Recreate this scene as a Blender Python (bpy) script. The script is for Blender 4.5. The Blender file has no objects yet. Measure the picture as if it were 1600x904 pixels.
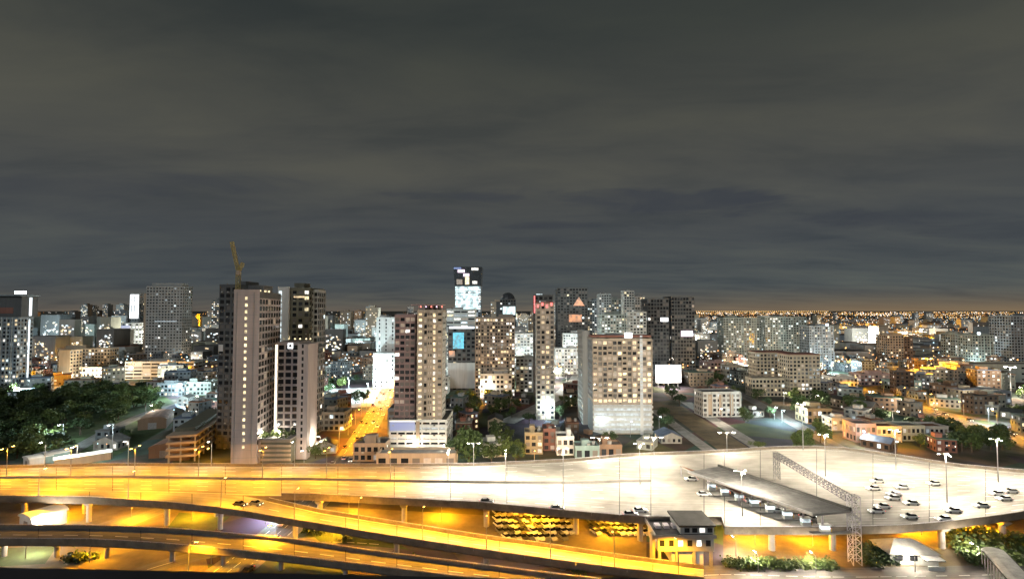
import bpy, math, random
from mathutils import Vector, Matrix
R = math.radians
rnd = random.Random(7)
sc = bpy.context.scene
COL = sc.collection

# ------------------------------------------------------------------ camera
CAMZ, F, HOR = 70.0, 800.0, 484.0            # camera height, focal length and horizon row of the 1600 px photograph
PITCH = math.atan((HOR - 452.0) / F)
cam_d = bpy.data.cameras.new('camera'); cam = bpy.data.objects.new('camera', cam_d); COL.objects.link(cam)
cam_d.sensor_width = 36.0; cam_d.lens = 36.0 * F / 1600.0
cam_d.clip_start = 0.5; cam_d.clip_end = 60000
cam.location = (0, 0, CAMZ); cam.rotation_euler = (R(90) + PITCH, 0, 0)
sc.camera = cam

# ------------------------------------------------------------------ night sky
W = bpy.data.worlds.new('World'); sc.world = W; W.use_nodes = True
nt = W.node_tree; N = nt.nodes; L = nt.links; N.clear()
def nn(t, **k):
    n = N.new(t)
    for a, b in k.items(): setattr(n, a, b)
    return n
out = nn('ShaderNodeOutputWorld'); bg = nn('ShaderNodeBackground'); L.new(bg.outputs[0], out.inputs[0])
tc = nn('ShaderNodeTexCoord'); sep = nn('ShaderNodeSeparateXYZ'); L.new(tc.outputs['Generated'], sep.inputs[0])
def mth(op, a, b=None, clamp=False):
    n = nn('ShaderNodeMath', operation=op, use_clamp=clamp)
    for i, v in enumerate((a, b)):
        if v is None: continue
        if isinstance(v, (int, float)): n.inputs[i].default_value = v
        else: L.new(v, n.inputs[i])
    return n.outputs[0]
zz = mth('MAXIMUM', sep.outputs[2], 0.0)
den = mth('ADD', zz, 0.10)
cx = mth('DIVIDE', sep.outputs[0], den); cy = mth('DIVIDE', sep.outputs[1], den)
cmb = nn('ShaderNodeCombineXYZ'); L.new(cx, cmb.inputs[0]); L.new(cy, cmb.inputs[1])
mp = nn('ShaderNodeMapping'); L.new(cmb.outputs[0], mp.inputs[0]); mp.inputs['Scale'].default_value = (0.33, 0.72, 1); mp.inputs['Location'].default_value = (5.1, 0.6, 0)
mp.inputs['Rotation'].default_value = (0, 0, R(14))
n1 = nn('ShaderNodeTexNoise'); L.new(mp.outputs[0], n1.inputs['Vector']); n1.inputs['Scale'].default_value = 2.7; n1.inputs['Detail'].default_value = 7; n1.inputs['Roughness'].default_value = 0.58; n1.inputs['Distortion'].default_value = 0.35
n2 = nn('ShaderNodeTexNoise'); L.new(mp.outputs[0], n2.inputs['Vector']); n2.inputs['Scale'].default_value = 0.34; n2.inputs['Detail'].default_value = 3
cr = nn('ShaderNodeValToRGB'); L.new(n1.outputs['Fac'], cr.inputs[0])
cr.color_ramp.elements[0].position = 0.32; cr.color_ramp.elements[0].color = (0.79, 0.82, 0.86, 1)
cr.color_ramp.elements[1].position = 0.66; cr.color_ramp.elements[1].color = (1.18, 1.15, 1.07, 1)
e = cr.color_ramp.elements.new(0.46); e.color = (0.98, 0.98, 0.98, 1)
cr2 = nn('ShaderNodeValToRGB'); L.new(n2.outputs['Fac'], cr2.inputs[0])
cr2.color_ramp.elements[0].position = 0.3; cr2.color_ramp.elements[0].color = (0.80, 0.82, 0.88, 1)
cr2.color_ramp.elements[1].position = 0.7; cr2.color_ramp.elements[1].color = (1.14, 1.13, 1.08, 1)
gr = nn('ShaderNodeValToRGB'); L.new(zz, gr.inputs[0])
els = gr.color_ramp.elements
els[0].position = 0.0; els[0].color = (0.115, 0.098, 0.080, 1)
els[1].position = 1.0; els[1].color = (0.028, 0.031, 0.030, 1)
for p, c in ((0.012, (0.086, 0.084, 0.076, 1)), (0.045, (0.062, 0.072, 0.076, 1)), (0.14, (0.056, 0.062, 0.066, 1)), (0.25, (0.072, 0.073, 0.064, 1)), (0.36, (0.060, 0.062, 0.053, 1)), (0.48, (0.037, 0.042, 0.038, 1))):
    e = els.new(p); e.color = c
def mul(a, b):
    m = nn('ShaderNodeMix', data_type='RGBA', blend_type='MULTIPLY'); m.inputs['Factor'].default_value = 1
    L.new(a, m.inputs['A']); L.new(b, m.inputs['B']); return m.outputs['Result']
skyc = mul(mul(gr.outputs[0], cr.outputs[0]), cr2.outputs[0])
mp3 = nn('ShaderNodeMapping'); L.new(tc.outputs['Generated'], mp3.inputs[0]); mp3.inputs['Scale'].default_value = (5, 5, 26); mp3.inputs['Location'].default_value = (0.4, 0.2, 3.1)
n3 = nn('ShaderNodeTexNoise'); L.new(mp3.outputs[0], n3.inputs['Vector']); n3.inputs['Scale'].default_value = 1.0; n3.inputs['Detail'].default_value = 6; n3.inputs['Roughness'].default_value = 0.55; n3.inputs['Distortion'].default_value = 0.5
el = nn('ShaderNodeValToRGB'); L.new(zz, el.inputs[0]); el.color_ramp.elements[0].position = 0.07; el.color_ramp.elements[0].color = (0, 0, 0, 1); el.color_ramp.elements[1].position = 0.40; el.color_ramp.elements[1].color = (0, 0, 0, 1); ee = el.color_ramp.elements.new(0.19); ee.color = (1, 1, 1, 1)
cl = nn('ShaderNodeMapRange'); L.new(n3.outputs['Fac'], cl.inputs['Value']); cl.inputs['From Min'].default_value = 0.52; cl.inputs['From Max'].default_value = 0.68; cl.clamp = True
yy = mth('MAXIMUM', sep.outputs[1], 0.02); az = mth('DIVIDE', sep.outputs[0], yy); elv = mth('DIVIDE', sep.outputs[2], yy)
def bankmask(a0, aw, e0, eh, tilt, wob):
    ex = mth('ADD', elv, mth('MULTIPLY', mth('SUBTRACT', az, a0), tilt))
    u = mth('POWER', mth('ABSOLUTE', mth('DIVIDE', mth('SUBTRACT', az, a0), aw)), 2.0); v = mth('POWER', mth('ABSOLUTE', mth('DIVIDE', mth('SUBTRACT', ex, e0), eh)), 2.0)
    m = mth('SUBTRACT', mth('SUBTRACT', 1.0, u), v); m = mth('ADD', m, mth('MULTIPLY', mth('SUBTRACT', n3.outputs['Fac'], 0.5), wob))
    return mth('MULTIPLY', m, 1.1, clamp=True)
bank = mth('MAXIMUM', mth('MAXIMUM', bankmask(.24, .33, .213, .030, .02, 5), bankmask(-.07, .16, .222, .012, .03, 4)), mth('MAXIMUM', bankmask(.08, .11, .166, .010, 0, 4), mth('MAXIMUM', mth('MULTIPLY', bankmask(-.85, .4, .24, .03, -.03, 5), .55), bankmask(.9, .35, .17, .03, .03, 5))))
bank = mth('MULTIPLY', bank, mth('ADD', mth('MULTIPLY', cl.outputs[0], .2), .62))
mb_ = nn('ShaderNodeMix', data_type='RGBA'); L.new(bank, mb_.inputs['Factor']); L.new(skyc, mb_.inputs['A']); mb_.inputs['B'].default_value = (0.037, 0.042, 0.052, 1); skyc = mb_.outputs['Result']
gl = mth('MULTIPLY', mth('POWER', mth('SUBTRACT', 1.0, mth('DIVIDE', elv, 0.05), clamp=True), 2.2), mth('MULTIPLY', mth('SUBTRACT', az, 0.1), 1.6, clamp=True))
gm = nn('ShaderNodeMix', data_type='RGBA'); L.new(mth('MULTIPLY', gl, .8), gm.inputs['Factor']); L.new(skyc, gm.inputs['A']); gm.inputs['B'].default_value = (0.20, 0.14, 0.08, 1); skyc = gm.outputs['Result']
SUN_EL, SUN_ROT = R(24), R(210)
st = nn('ShaderNodeTexSky', sky_type='NISHITA'); st.sun_disc = False; st.sun_elevation = SUN_EL; st.sun_rotation = SUN_ROT
sm = nn('ShaderNodeMix', data_type='RGBA', blend_type='MULTIPLY'); sm.inputs['Factor'].default_value = 1
L.new(st.outputs[0], sm.inputs['A']); sm.inputs['B'].default_value = (0.0006, 0.0006, 0.0006, 1)
ad = nn('ShaderNodeMix', data_type='RGBA', blend_type='ADD'); ad.inputs['Factor'].default_value = 1
L.new(skyc, ad.inputs['A']); L.new(sm.outputs['Result'], ad.inputs['B'])
L.new(ad.outputs['Result'], bg.inputs[0]); bg.inputs[1].default_value = 1.0

glow_fill_d = bpy.data.lights.new('moon', 'SUN'); glow_fill_d.energy = 0.62; glow_fill_d.angle = R(20); glow_fill_d.color = (0.92, 0.95, 1.0)  # soft sun added as facade fill, standing for moon and city glow
moon = bpy.data.objects.new('moon', glow_fill_d); COL.objects.link(moon); moon.rotation_euler = (R(58), 0, R(-25))

sc.view_settings.view_transform = 'Standard'; sc.view_settings.look = 'None'
sc.view_settings.exposure = 0.15; sc.view_settings.gamma = 1.0; sc.view_settings.use_curve_mapping = False
cy_ = sc.cycles
cy_.use_denoising = True
try: cy_.denoiser = 'OPENIMAGEDENOISE'
except Exception: pass
cy_.max_bounces = 4; cy_.diffuse_bounces = 3; cy_.glossy_bounces = 2; cy_.transmission_bounces = 2; cy_.transparent_max_bounces = 4
cy_.sample_clamp_indirect = 4.0; cy_.caustics_reflective = False; cy_.caustics_refractive = False
cy_.use_light_tree = True

# ------------------------------------------------------------------ measuring helpers (photograph pixel -> place in the world)
cp, sp_ = math.cos(PITCH), math.sin(PITCH)
def ray(px, py):
    x, u = (px - 800) / F, (452 - py) / F
    return Vector((x, cp - u * sp_, sp_ + u * cp))
def P(px, py, z=0.0):
    d = ray(px, py); t = (z - CAMZ) / d.z
    return Vector((d.x * t, d.y * t, z))
def at(px, py, Y):
    d = ray(px, py); t = Y / d.y
    return Vector((d.x * t, Y, CAMZ + d.z * t))
def pix(v):
    x, y, z = v[0], v[1], v[2] - CAMZ
    d = y * cp + z * sp_; u = -y * sp_ + z * cp
    return (800 + F * x / d, 452 - F * u / d)

# ------------------------------------------------------------------ materials
MATS = {}
def base_mat(name):
    m = bpy.data.materials.new(name); m.use_nodes = True; MATS[name] = m
    return m, m.node_tree, m.node_tree.nodes['Principled BSDF']
def solid(name, col, rough=0.85, var=0.25, scale=0.25, streak=False, metal=0.0, bump=0.0, fine=4.0, grime=None):
    m, t, b = base_mat(name)
    b.inputs['Roughness'].default_value = rough; b.inputs['Metallic'].default_value = metal
    tcn = t.nodes.new('ShaderNodeTexCoord'); mpn = t.nodes.new('ShaderNodeMapping'); t.links.new(tcn.outputs['Object'], mpn.inputs[0])
    if streak: mpn.inputs['Scale'].default_value = (1, 1, 0.12)
    a = t.nodes.new('ShaderNodeTexNoise'); a.inputs['Scale'].default_value = scale; a.inputs['Detail'].default_value = 6; a.inputs['Roughness'].default_value = 0.65
    t.links.new(mpn.outputs[0], a.inputs['Vector'])
    rp = t.nodes.new('ShaderNodeValToRGB'); t.links.new(a.outputs['Fac'], rp.inputs[0])
    lo = [c * (1 - var) for c in col]; hi = [min(0.9, c * (1 + var)) for c in col]
    if grime: lo = grime
    rp.color_ramp.elements[0].position = 0.3; rp.color_ramp.elements[0].color = (*lo, 1)
    rp.color_ramp.elements[1].position = 0.7; rp.color_ramp.elements[1].color = (*hi, 1)
    t.links.new(rp.outputs[0], b.inputs['Base Color'])
    if bump:
        n = t.nodes.new('ShaderNodeTexNoise'); n.inputs['Scale'].default_value = fine; n.inputs['Detail'].default_value = 4
        t.links.new(tcn.outputs['Object'], n.inputs['Vector'])
        bp = t.nodes.new('ShaderNodeBump'); bp.inputs['Strength'].default_value = bump; t.links.new(n.outputs['Fac'], bp.inputs['Height']); t.links.new(bp.outputs[0], b.inputs['Normal'])
    return m
def emit(name, col, s, base=(0.4, 0.4, 0.4), vary=0.0):
    m, t, b = base_mat(name)
    b.inputs['Base Color'].default_value = (*base, 1); b.inputs['Roughness'].default_value = 0.4
    b.inputs['Emission Color'].default_value = (*col, 1); b.inputs['Emission Strength'].default_value = s
    if vary:
        tcn = t.nodes.new('ShaderNodeTexCoord'); a = t.nodes.new('ShaderNodeTexNoise'); a.inputs['Scale'].default_value = vary
        t.links.new(tcn.outputs['Object'], a.inputs['Vector'])
        mr = t.nodes.new('ShaderNodeMapRange'); mr.inputs['From Min'].default_value = 0.35; mr.inputs['From Max'].default_value = 0.65
        mr.inputs['To Min'].default_value = s * 0.25; mr.inputs['To Max'].default_value = s * 1.3
        t.links.new(a.outputs['Fac'], mr.inputs['Value']); t.links.new(mr.outputs[0], b.inputs['Emission Strength'])
    m.cycles.emission_sampling = 'NONE'
    return m
# walls
for nme, c in dict(pink=(.46, .395, .375), grey=(.33, .34, .33), dark=(.11, .115, .115), mauve=(.31, .215, .205), cream=(.44, .38, .28), white=(.66, .66, .63),
                   tan=(.42, .33, .24), olive=(.16, .155, .11), brown=(.22, .14, .09), bluegrey=(.27, .31, .33), beige=(.45, .38, .30), greygreen=(.32, .36, .32),
                   redbrown=(.26, .12, .09), teal=(.20, .29, .28), pale=(.52, .52, .48), salmon=(.29, .20, .185), yellowish=(.31, .25, .15), dirtywhite=(.50, .49, .45)).items():
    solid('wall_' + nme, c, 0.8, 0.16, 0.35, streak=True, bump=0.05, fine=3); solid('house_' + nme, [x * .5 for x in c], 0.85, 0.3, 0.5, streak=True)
solid('roof_grey', (.16, .16, .155), 0.9, 0.4, 0.3); solid('roof_light', (.36, .36, .34), 0.85, 0.3, 0.3); solid('roof_rust', (.20, .09, .05), 0.85, 0.45, 0.4)
solid('roof_dark', (.035, .035, .032), 0.8, 0.4, 0.3); solid('roof_green', (.09, .16, .13), 0.8, 0.35, 0.3); solid('roof_blue', (.10, .14, .22), 0.7, 0.3, 0.3)
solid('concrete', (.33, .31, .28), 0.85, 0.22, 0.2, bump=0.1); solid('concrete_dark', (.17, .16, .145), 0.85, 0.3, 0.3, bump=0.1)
solid('gantry_steel', (.12, .12, .14), .6, .2, 1.0); solid('fascia', (.15, .125, .095), 0.85, 0.35, 0.3, bump=0.1); solid('steel', (.30, .30, .30), 0.5, 0.2, 1.0, metal=0.6); solid('steel_light', (.5, .47, .5), 0.5, 0.15, 1.0, metal=0.2); solid('crane_paint', (.42, .33, .10), 0.6, 0.2, 1.0)
solid('bark', (.09, .065, .045), 0.95, 0.4, 2.0); solid('rubber', (.02, .02, .02), 0.9, 0.2, 1); solid('paint_white', (.78, .78, .74), 0.7, 0.12, 0.6); solid('paint_yellow', (.7, .5, .08), 0.7, 0.15, 0.6)
solid('soil', (.13, .10, .055), 0.95, 0.5, 0.12, bump=0.3, fine=1.5); solid('yard', (.15, .125, .08), 0.95, 0.4, 0.10, bump=0.2, fine=1.5)
solid('lawn', (.045, .075, .022), 0.95, 0.5, 0.25, bump=0.4, fine=3); solid('ledge', (.030, .027, .030), 0.8, 0.3, 0.6)
solid('asphalt', (.075, .072, .068), 0.9, 0.35, 0.12, bump=0.1); solid('rail_bed', (.30, .29, .27), 0.95, 0.35, 0.25)
def glass(name, col, rough):
    m, t, b = base_mat(name); b.inputs['Base Color'].default_value = (*col, 1); b.inputs['Roughness'].default_value = rough
    b.inputs['Specular IOR Level'].default_value = 0.6
glass('glass_dark', (.018, .02, .024), 0.12); glass('glass_mid', (.05, .055, .06), 0.2); glass('glass_curtain', (.16, .145, .13), 0.5)
glass('car_glass', (.012, .013, .015), 0.08)
# lit panes
def lit(name, col, st_):
    m = emit(name, col, st_); t = m.node_tree; b = t.nodes['Principled BSDF']
    g_ = t.nodes.new('ShaderNodeNewGeometry'); a = t.nodes.new('ShaderNodeTexNoise'); a.inputs['Scale'].default_value = .55; a.inputs['Detail'].default_value = 3; t.links.new(g_.outputs['Position'], a.inputs['Vector'])
    mr = t.nodes.new('ShaderNodeMapRange'); mr.inputs['From Min'].default_value = .32; mr.inputs['From Max'].default_value = .68; mr.inputs['To Min'].default_value = st_ * .2; mr.inputs['To Max'].default_value = st_ * 1.5
    t.links.new(a.outputs['Fac'], mr.inputs['Value']); t.links.new(mr.outputs[0], b.inputs['Emission Strength'])
lit('lit_warm', (1.0, .72, .38), .9); lit('lit_warm_dim', (1.0, .62, .32), 0.22); lit('lit_yellow', (1.0, .82, .46), 1.3); lit('lit_white', (1.0, .95, .86), 1.5)
lit('lit_cool', (.78, .95, 1.0), 1.4); lit('lit_cool_dim', (.7, .88, 1.0), 0.3); lit('lit_orange', (1.0, .5, .18), 0.8)
emit('lamp_sodium', (1.0, .52, .10), 30); emit('lamp_white', (1.0, .93, .80), 45); emit('lamp_cool', (.82, .95, 1.0), 36)
emit('far_warm', (1.0, .40, .09), 1.9); emit('far_gold', (1.0, .58, .18), 2.4); emit('far_white', (1.0, .92, .82), 3.4); emit('far_cool', (.60, .90, 1.0), 2.4); emit('far_red', (1.0, .18, .12), 2.5)
emit('sign_white', (.95, .98, 1.0), 2.4); emit('sign_cyan', (.0, .62, .85), .75, vary=0.4); emit('sign_orange', (1.0, .36, .10), .7, vary=0.25); emit('sign_blue', (.12, .25, .75), .45)
emit('sign_led', (.45, .8, 1.0), 1.1, vary=0.35); emit('sign_red', (1.0, .12, .12), 1.6); emit('strip_white', (.85, .95, 1.0), 1.5); emit('strip_cyan', (.72, .98, 1.0), 1.5, vary=0.12); emit('sign_ice', (.8, .93, 1.0), 5)
emit('strip_warm', (1.0, .87, .66), 1.6); emit('head_light', (1, .95, .85), 7); emit('tail_light', (1, .08, .04), 3.0); emit('sign_pink', (1.0, .75, .95), 1.6)
LIT_W = ['lit_warm', 'lit_warm_dim', 'lit_warm_dim', 'lit_yellow', 'lit_white']; LIT_C = ['lit_cool', 'lit_cool_dim', 'lit_white', 'lit_cool_dim']

def leaf_mat(name, c1, c2):
    m, t, b = base_mat(name); b.inputs['Roughness'].default_value = 0.6
    g = t.nodes.new('ShaderNodeNewGeometry'); rp = t.nodes.new('ShaderNodeValToRGB'); t.links.new(g.outputs['Random Per Island'], rp.inputs[0])
    rp.color_ramp.elements[0].color = (*c1, 1); rp.color_ramp.elements[1].color = (*c2, 1); t.links.new(rp.outputs[0], b.inputs['Base Color'])
leaf_mat('leaf_a', (.035, .065, .018), (.085, .13, .035)); leaf_mat('leaf_b', (.025, .05, .02), (.06, .10, .035)); leaf_mat('leaf_c', (.06, .09, .02), (.12, .16, .04))

def deck_mat(name, col, tint):
    # worn concrete road surface: long streaks like light trails painted along the carriageway (object x runs along the road), tyre-darkened tracks
    m, t, b = base_mat(name); b.inputs['Roughness'].default_value = 0.75
    tcn = t.nodes.new('ShaderNodeTexCoord'); mpn = t.nodes.new('ShaderNodeMapping'); t.links.new(tcn.outputs['UV'], mpn.inputs[0]); mpn.inputs['Scale'].default_value = (0.02, 1.3, 1)
    a = t.nodes.new('ShaderNodeTexNoise'); a.inputs['Scale'].default_value = 1.0; a.inputs['Detail'].default_value = 5; t.links.new(mpn.outputs[0], a.inputs['Vector'])
    c = t.nodes.new('ShaderNodeTexNoise'); c.inputs['Scale'].default_value = 0.12; c.inputs['Detail'].default_value = 5; t.links.new(tcn.outputs['UV'], c.inputs['Vector'])
    mx = t.nodes.new('ShaderNodeMath'); mx.operation = 'ADD'; t.links.new(a.outputs['Fac'], mx.inputs[0]); t.links.new(c.outputs['Fac'], mx.inputs[1])
    rp = t.nodes.new('ShaderNodeValToRGB'); mr = t.nodes.new('ShaderNodeMath'); mr.operation = 'MULTIPLY'; mr.inputs[1].default_value = 0.5; t.links.new(mx.outputs[0], mr.inputs[0]); t.links.new(mr.outputs[0], rp.inputs[0])
    rp.color_ramp.elements[0].position = 0.34; rp.color_ramp.elements[0].color = (*[x * 0.6 for x in col], 1)
    rp.color_ramp.elements[1].position = 0.62; rp.color_ramp.elements[1].color = (*tint, 1)
    t.links.new(rp.outputs[0], b.inputs['Base Color'])
deck_mat('deck', (.26, .24, .21), (.36, .34, .30)); deck_mat('street', (.11, .105, .10), (.19, .18, .165))

def ground_mat():
    m, t, b = base_mat('ground'); b.inputs['Roughness'].default_value = 0.95
    tcn = t.nodes.new('ShaderNodeTexCoord')
    v = t.nodes.new('ShaderNodeTexVoronoi'); v.inputs['Scale'].default_value = 0.03; t.links.new(tcn.outputs['Object'], v.inputs['Vector'])
    n = t.nodes.new('ShaderNodeTexNoise'); n.inputs['Scale'].default_value = 0.05; n.inputs['Detail'].default_value = 7; t.links.new(tcn.outputs['Object'], n.inputs['Vector'])
    rp = t.nodes.new('ShaderNodeValToRGB'); t.links.new(n.outputs['Fac'], rp.inputs[0])
    els = rp.color_ramp.elements; els[0].position = .35; els[0].color = (.035, .045, .025, 1); els[1].position = .65; els[1].color = (.15, .135, .11, 1)
    mx = t.nodes.new('ShaderNodeMix'); mx.data_type = 'RGBA'; mx.blend_type = 'MULTIPLY'; mx.inputs['Factor'].default_value = 0.6
    t.links.new(rp.outputs[0], mx.inputs['A']); t.links.new(v.outputs['Color'], mx.inputs['B']); t.links.new(mx.outputs['Result'], b.inputs['Base Color'])
ground_mat()

# ------------------------------------------------------------------ mesh helpers
class MB:
    def __init__(s): s.v = []; s.f = []; s.m = []; s.uv = {}; s.ml = []
    def mi(s, mat):
        if mat not in s.ml: s.ml.append(mat)
        return s.ml.index(mat)
    def quad(s, a, b, c, d, mat):
        i = len(s.v); s.v += [tuple(a), tuple(b), tuple(c), tuple(d)]; s.f.append((i, i + 1, i + 2, i + 3)); s.m.append(s.mi(mat))
    def poly(s, pts, mat):
        i = len(s.v); s.v += [tuple(p) for p in pts]; s.f.append(tuple(range(i, i + len(pts)))); s.m.append(s.mi(mat))
    def box(s, x0, x1, y0, y1, z0, z1, mat, bottom=True):
        i = len(s.v); k = s.mi(mat)
        s.v += [(x0, y0, z0), (x1, y0, z0), (x1, y1, z0), (x0, y1, z0), (x0, y0, z1), (x1, y0, z1), (x1, y1, z1), (x0, y1, z1)]
        fs = [(4, 5, 6, 7), (0, 1, 5, 4), (1, 2, 6, 5), (2, 3, 7, 6), (3, 0, 4, 7)]
        if bottom: fs.append((3, 2, 1, 0))
        for f in fs: s.f.append(tuple(i + q for q in f)); s.m.append(k)
    def beam(s, a, b, w, mat, h=None):
        a, b = Vector(a), Vector(b); h = h or w
        d = (b - a).normalized(); up = Vector((0, 0, 1)) if abs(d.z) < 0.95 else Vector((0, 1, 0))
        sx = d.cross(up).normalized() * w / 2; sy = sx.cross(d).normalized() * h / 2
        i = len(s.v); k = s.mi(mat)
        for p in (a, b):
            for q in (-sx - sy, sx - sy, sx + sy, -sx + sy): s.v.append(tuple(p + q))
        for f in ((3, 2, 1, 0), (4, 5, 6, 7), (0, 1, 5, 4), (1, 2, 6, 5), (2, 3, 7, 6), (3, 0, 4, 7)): s.f.append(tuple(i + q for q in f)); s.m.append(k)
    def tube(s, a, b, r0, r1, mat, n=8, caps=True):
        a, b = Vector(a), Vector(b); d = (b - a).normalized(); up = Vector((0, 0, 1)) if abs(d.z) < 0.95 else Vector((1, 0, 0))
        x = d.cross(up).normalized(); y = x.cross(d).normalized(); i = len(s.v); k = s.mi(mat)
        for p, r in ((a, r0), (b, r1)):
            for q in range(n):
                t = 2 * math.pi * q / n; s.v.append(tuple(p + x * math.cos(t) * r + y * math.sin(t) * r))
        for q in range(n):
            w = (q + 1) % n; s.f.append((i + w, i + q, i + n + q, i + n + w)); s.m.append(k)
        if caps:
            s.f.append(tuple(i + q for q in range(n))); s.m.append(k); s.f.append(tuple(i + n + q for q in reversed(range(n)))); s.m.append(k)
    def octa(s, c, r, mat, rz=None):
        x, y, z = c; rz = rz or r; i = len(s.v); k = s.mi(mat)
        s.v += [(x + r, y, z), (x, y + r, z), (x - r, y, z), (x, y - r, z), (x, y, z + rz), (x, y, z - rz)]
        for f in ((0, 1, 4), (1, 2, 4), (2, 3, 4), (3, 0, 4), (1, 0, 5), (2, 1, 5), (3, 2, 5), (0, 3, 5)): s.f.append(tuple(i + q for q in f)); s.m.append(k)
    def mesh(s, name, uv=None):
        me = bpy.data.meshes.new(name); me.from_pydata(s.v, [], s.f)
        for m in s.ml: me.materials.append(MATS[m])
        me.polygons.foreach_set('material_index', s.m)
        if uv:
            l = me.uv_layers.new(name='UVMap'); d = []
            for p in me.polygons:
                for vi in p.vertices: d += uv(vi)
            l.data.foreach_set('uv', d)
        return me
    def build(s, name, parent=None, uv=None):
        return link(name, s.mesh(name, uv), parent)
def link(name, data, parent=None):
    o = bpy.data.objects.new(name, data); COL.objects.link(o)
    if parent: o.parent = parent
    return o
def empty(name, loc=(0, 0, 0), rz=0.0):
    o = link(name, None); o.location = loc; o.rotation_euler = (0, 0, rz); o.empty_display_size = 1; return o
def tag(o, label, cat, group=None, kind=None):
    o['label'] = label; o['category'] = cat
    if group: o['group'] = group
    if kind: o['kind'] = kind
    return o
def struct(o, label=None):
    o['kind'] = 'structure'
    if label: o['label'] = label
    return o
def copy_tree(o, parent=None):
    c = o.copy(); COL.objects.link(c); c.parent = parent
    for ch in list(o.children): copy_tree(ch, c)
    return c
ORD = ['leftmost', 'second from left', 'third from left', 'fourth from left', 'fifth from left', 'sixth from left', 'seventh from left', 'eighth from left', 'ninth from left', 'tenth from left',
       'eleventh from left', 'twelfth from left', 'thirteenth from left', 'fourteenth from left', 'fifteenth from left', 'sixteenth from left', 'seventeenth from left', 'eighteenth from left', 'nineteenth from left', 'twentieth from left']
def ordinals(objs):
    by = {}
    for o in objs: by.setdefault(o['label'], []).append(o)
    for lab, g in by.items():
        if len(g) < 2: continue
        g.sort(key=lambda o: pix(o.location)[0])
        for i, o in enumerate(g):
            if i < len(ORD): o['label'] = lab + ', ' + ORD[i]
            elif len(g) - 1 - i < len(ORD): o['label'] = lab + ', ' + ORD[len(g) - 1 - i].replace('leftmost', 'rightmost').replace('from left', 'from right')

# unit pane shared by every single window (a thin slab, 1 x 1, facing -y)
PANE = {}
def pane_mesh(mat):
    if mat not in PANE:
        b = MB(); b.box(-.5, .5, 0, 0.05, -.5, .5, mat); PANE[mat] = b.mesh('window')
    return PANE[mat]

FOOT = []      # footprints (cx, cy, radius) that fillers keep clear of
def pick_pane(r, lit, warm):
    if r.random() < lit: return r.choice(LIT_W) if r.random() < warm else r.choice(LIT_C)
    return r.choice(['glass_dark', 'glass_dark', 'glass_mid', 'glass_curtain'])

def facade(mb, panes, face, W_, D_, z0, z1, fh, cw, wf, hf, inset, wall, u0=0.0, u1=None, sill=0.45):
    """a wall with real openings; face: front/right/left; adds wall quads to mb and window places to panes"""
    length = W_ if face == 'front' else D_
    u1 = length if u1 is None else u1
    def pt(u, z, dep):
        if face == 'front': return (u, dep, z)
        if face == 'right': return (W_ - dep, u, z)
        if face == 'left': return (dep, D_ - u, z)
        return (W_ - u, D_ - dep, z)
    span = u1 - u0
    cols = max(1, int(round(span / cw))); rows = max(1, int((z1 - z0) / fh)); c = span / cols; f = (z1 - z0) / rows
    w, h = c * wf, f * hf
    for r in range(rows):
        zb = z0 + r * f; zs = zb + (f - h) * sill; zt = zs + h
        mb.quad(pt(u0, zb, 0), pt(u1, zb, 0), pt(u1, zs, 0), pt(u0, zs, 0), wall)
        mb.quad(pt(u0, zt, 0), pt(u1, zt, 0), pt(u1, zb + f, 0), pt(u0, zb + f, 0), wall)
        ue = u0
        for k in range(cols):
            a = u0 + k * c + (c - w) / 2; b = a + w
            mb.quad(pt(ue, zs, 0), pt(a, zs, 0), pt(a, zt, 0), pt(ue, zt, 0), wall)
            mb.quad(pt(a, zs, 0), pt(a, zs, inset), pt(a, zt, inset), pt(a, zt, 0), wall)
            mb.quad(pt(b, zs, inset), pt(b, zs, 0), pt(b, zt, 0), pt(b, zt, inset), wall)
            mb.quad(pt(a, zs, 0), pt(b, zs, 0), pt(b, zs, inset), pt(a, zs, inset), wall)
            mb.quad(pt(a, zt, inset), pt(b, zt, inset), pt(b, zt, 0), pt(a, zt, 0), wall)
            ue = b
            panes.append((face, pt((a + b) / 2, (zs + zt) / 2, inset), w, h, k, r))
        mb.quad(pt(ue, zs, 0), pt(u1, zs, 0), pt(u1, zt, 0), pt(ue, zt, 0), wall)
    return rows, cols, f, c

ROTF = {'front': 0.0, 'right': math.pi / 2, 'left': -math.pi / 2}
def put_panes(root, panes, choose, indiv, maxn=300):
    panes = [(p, choose(p)) for p in panes]
    order = sorted(range(len(panes)), key=lambda i: (panes[i][0][0] != 'front', i)) if indiv else []
    single = set(order[:maxn])
    mb = MB()
    for i, (p, mat) in enumerate(panes):
        if mat is None: continue
        face, c, w, h, k, r = p
        if i in single:
            o = link('window', pane_mesh(mat), root); o.location = c; o.rotation_euler = (0, 0, ROTF[face]); o.scale = (w, 1, h)
        else:
            x, y, z = c
            if face == 'front': mb.box(x - w / 2, x + w / 2, y, y + .05, z - h / 2, z + h / 2, mat)
            elif face == 'right': mb.box(x - .05, x, y - w / 2, y + w / 2, z - h / 2, z + h / 2, mat)
            else: mb.box(x, x + .05, y - w / 2, y + w / 2, z - h / 2, z + h / 2, mat)
    if mb.v:
        o = mb.build('windows', root); o['kind'] = 'stuff'

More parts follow.
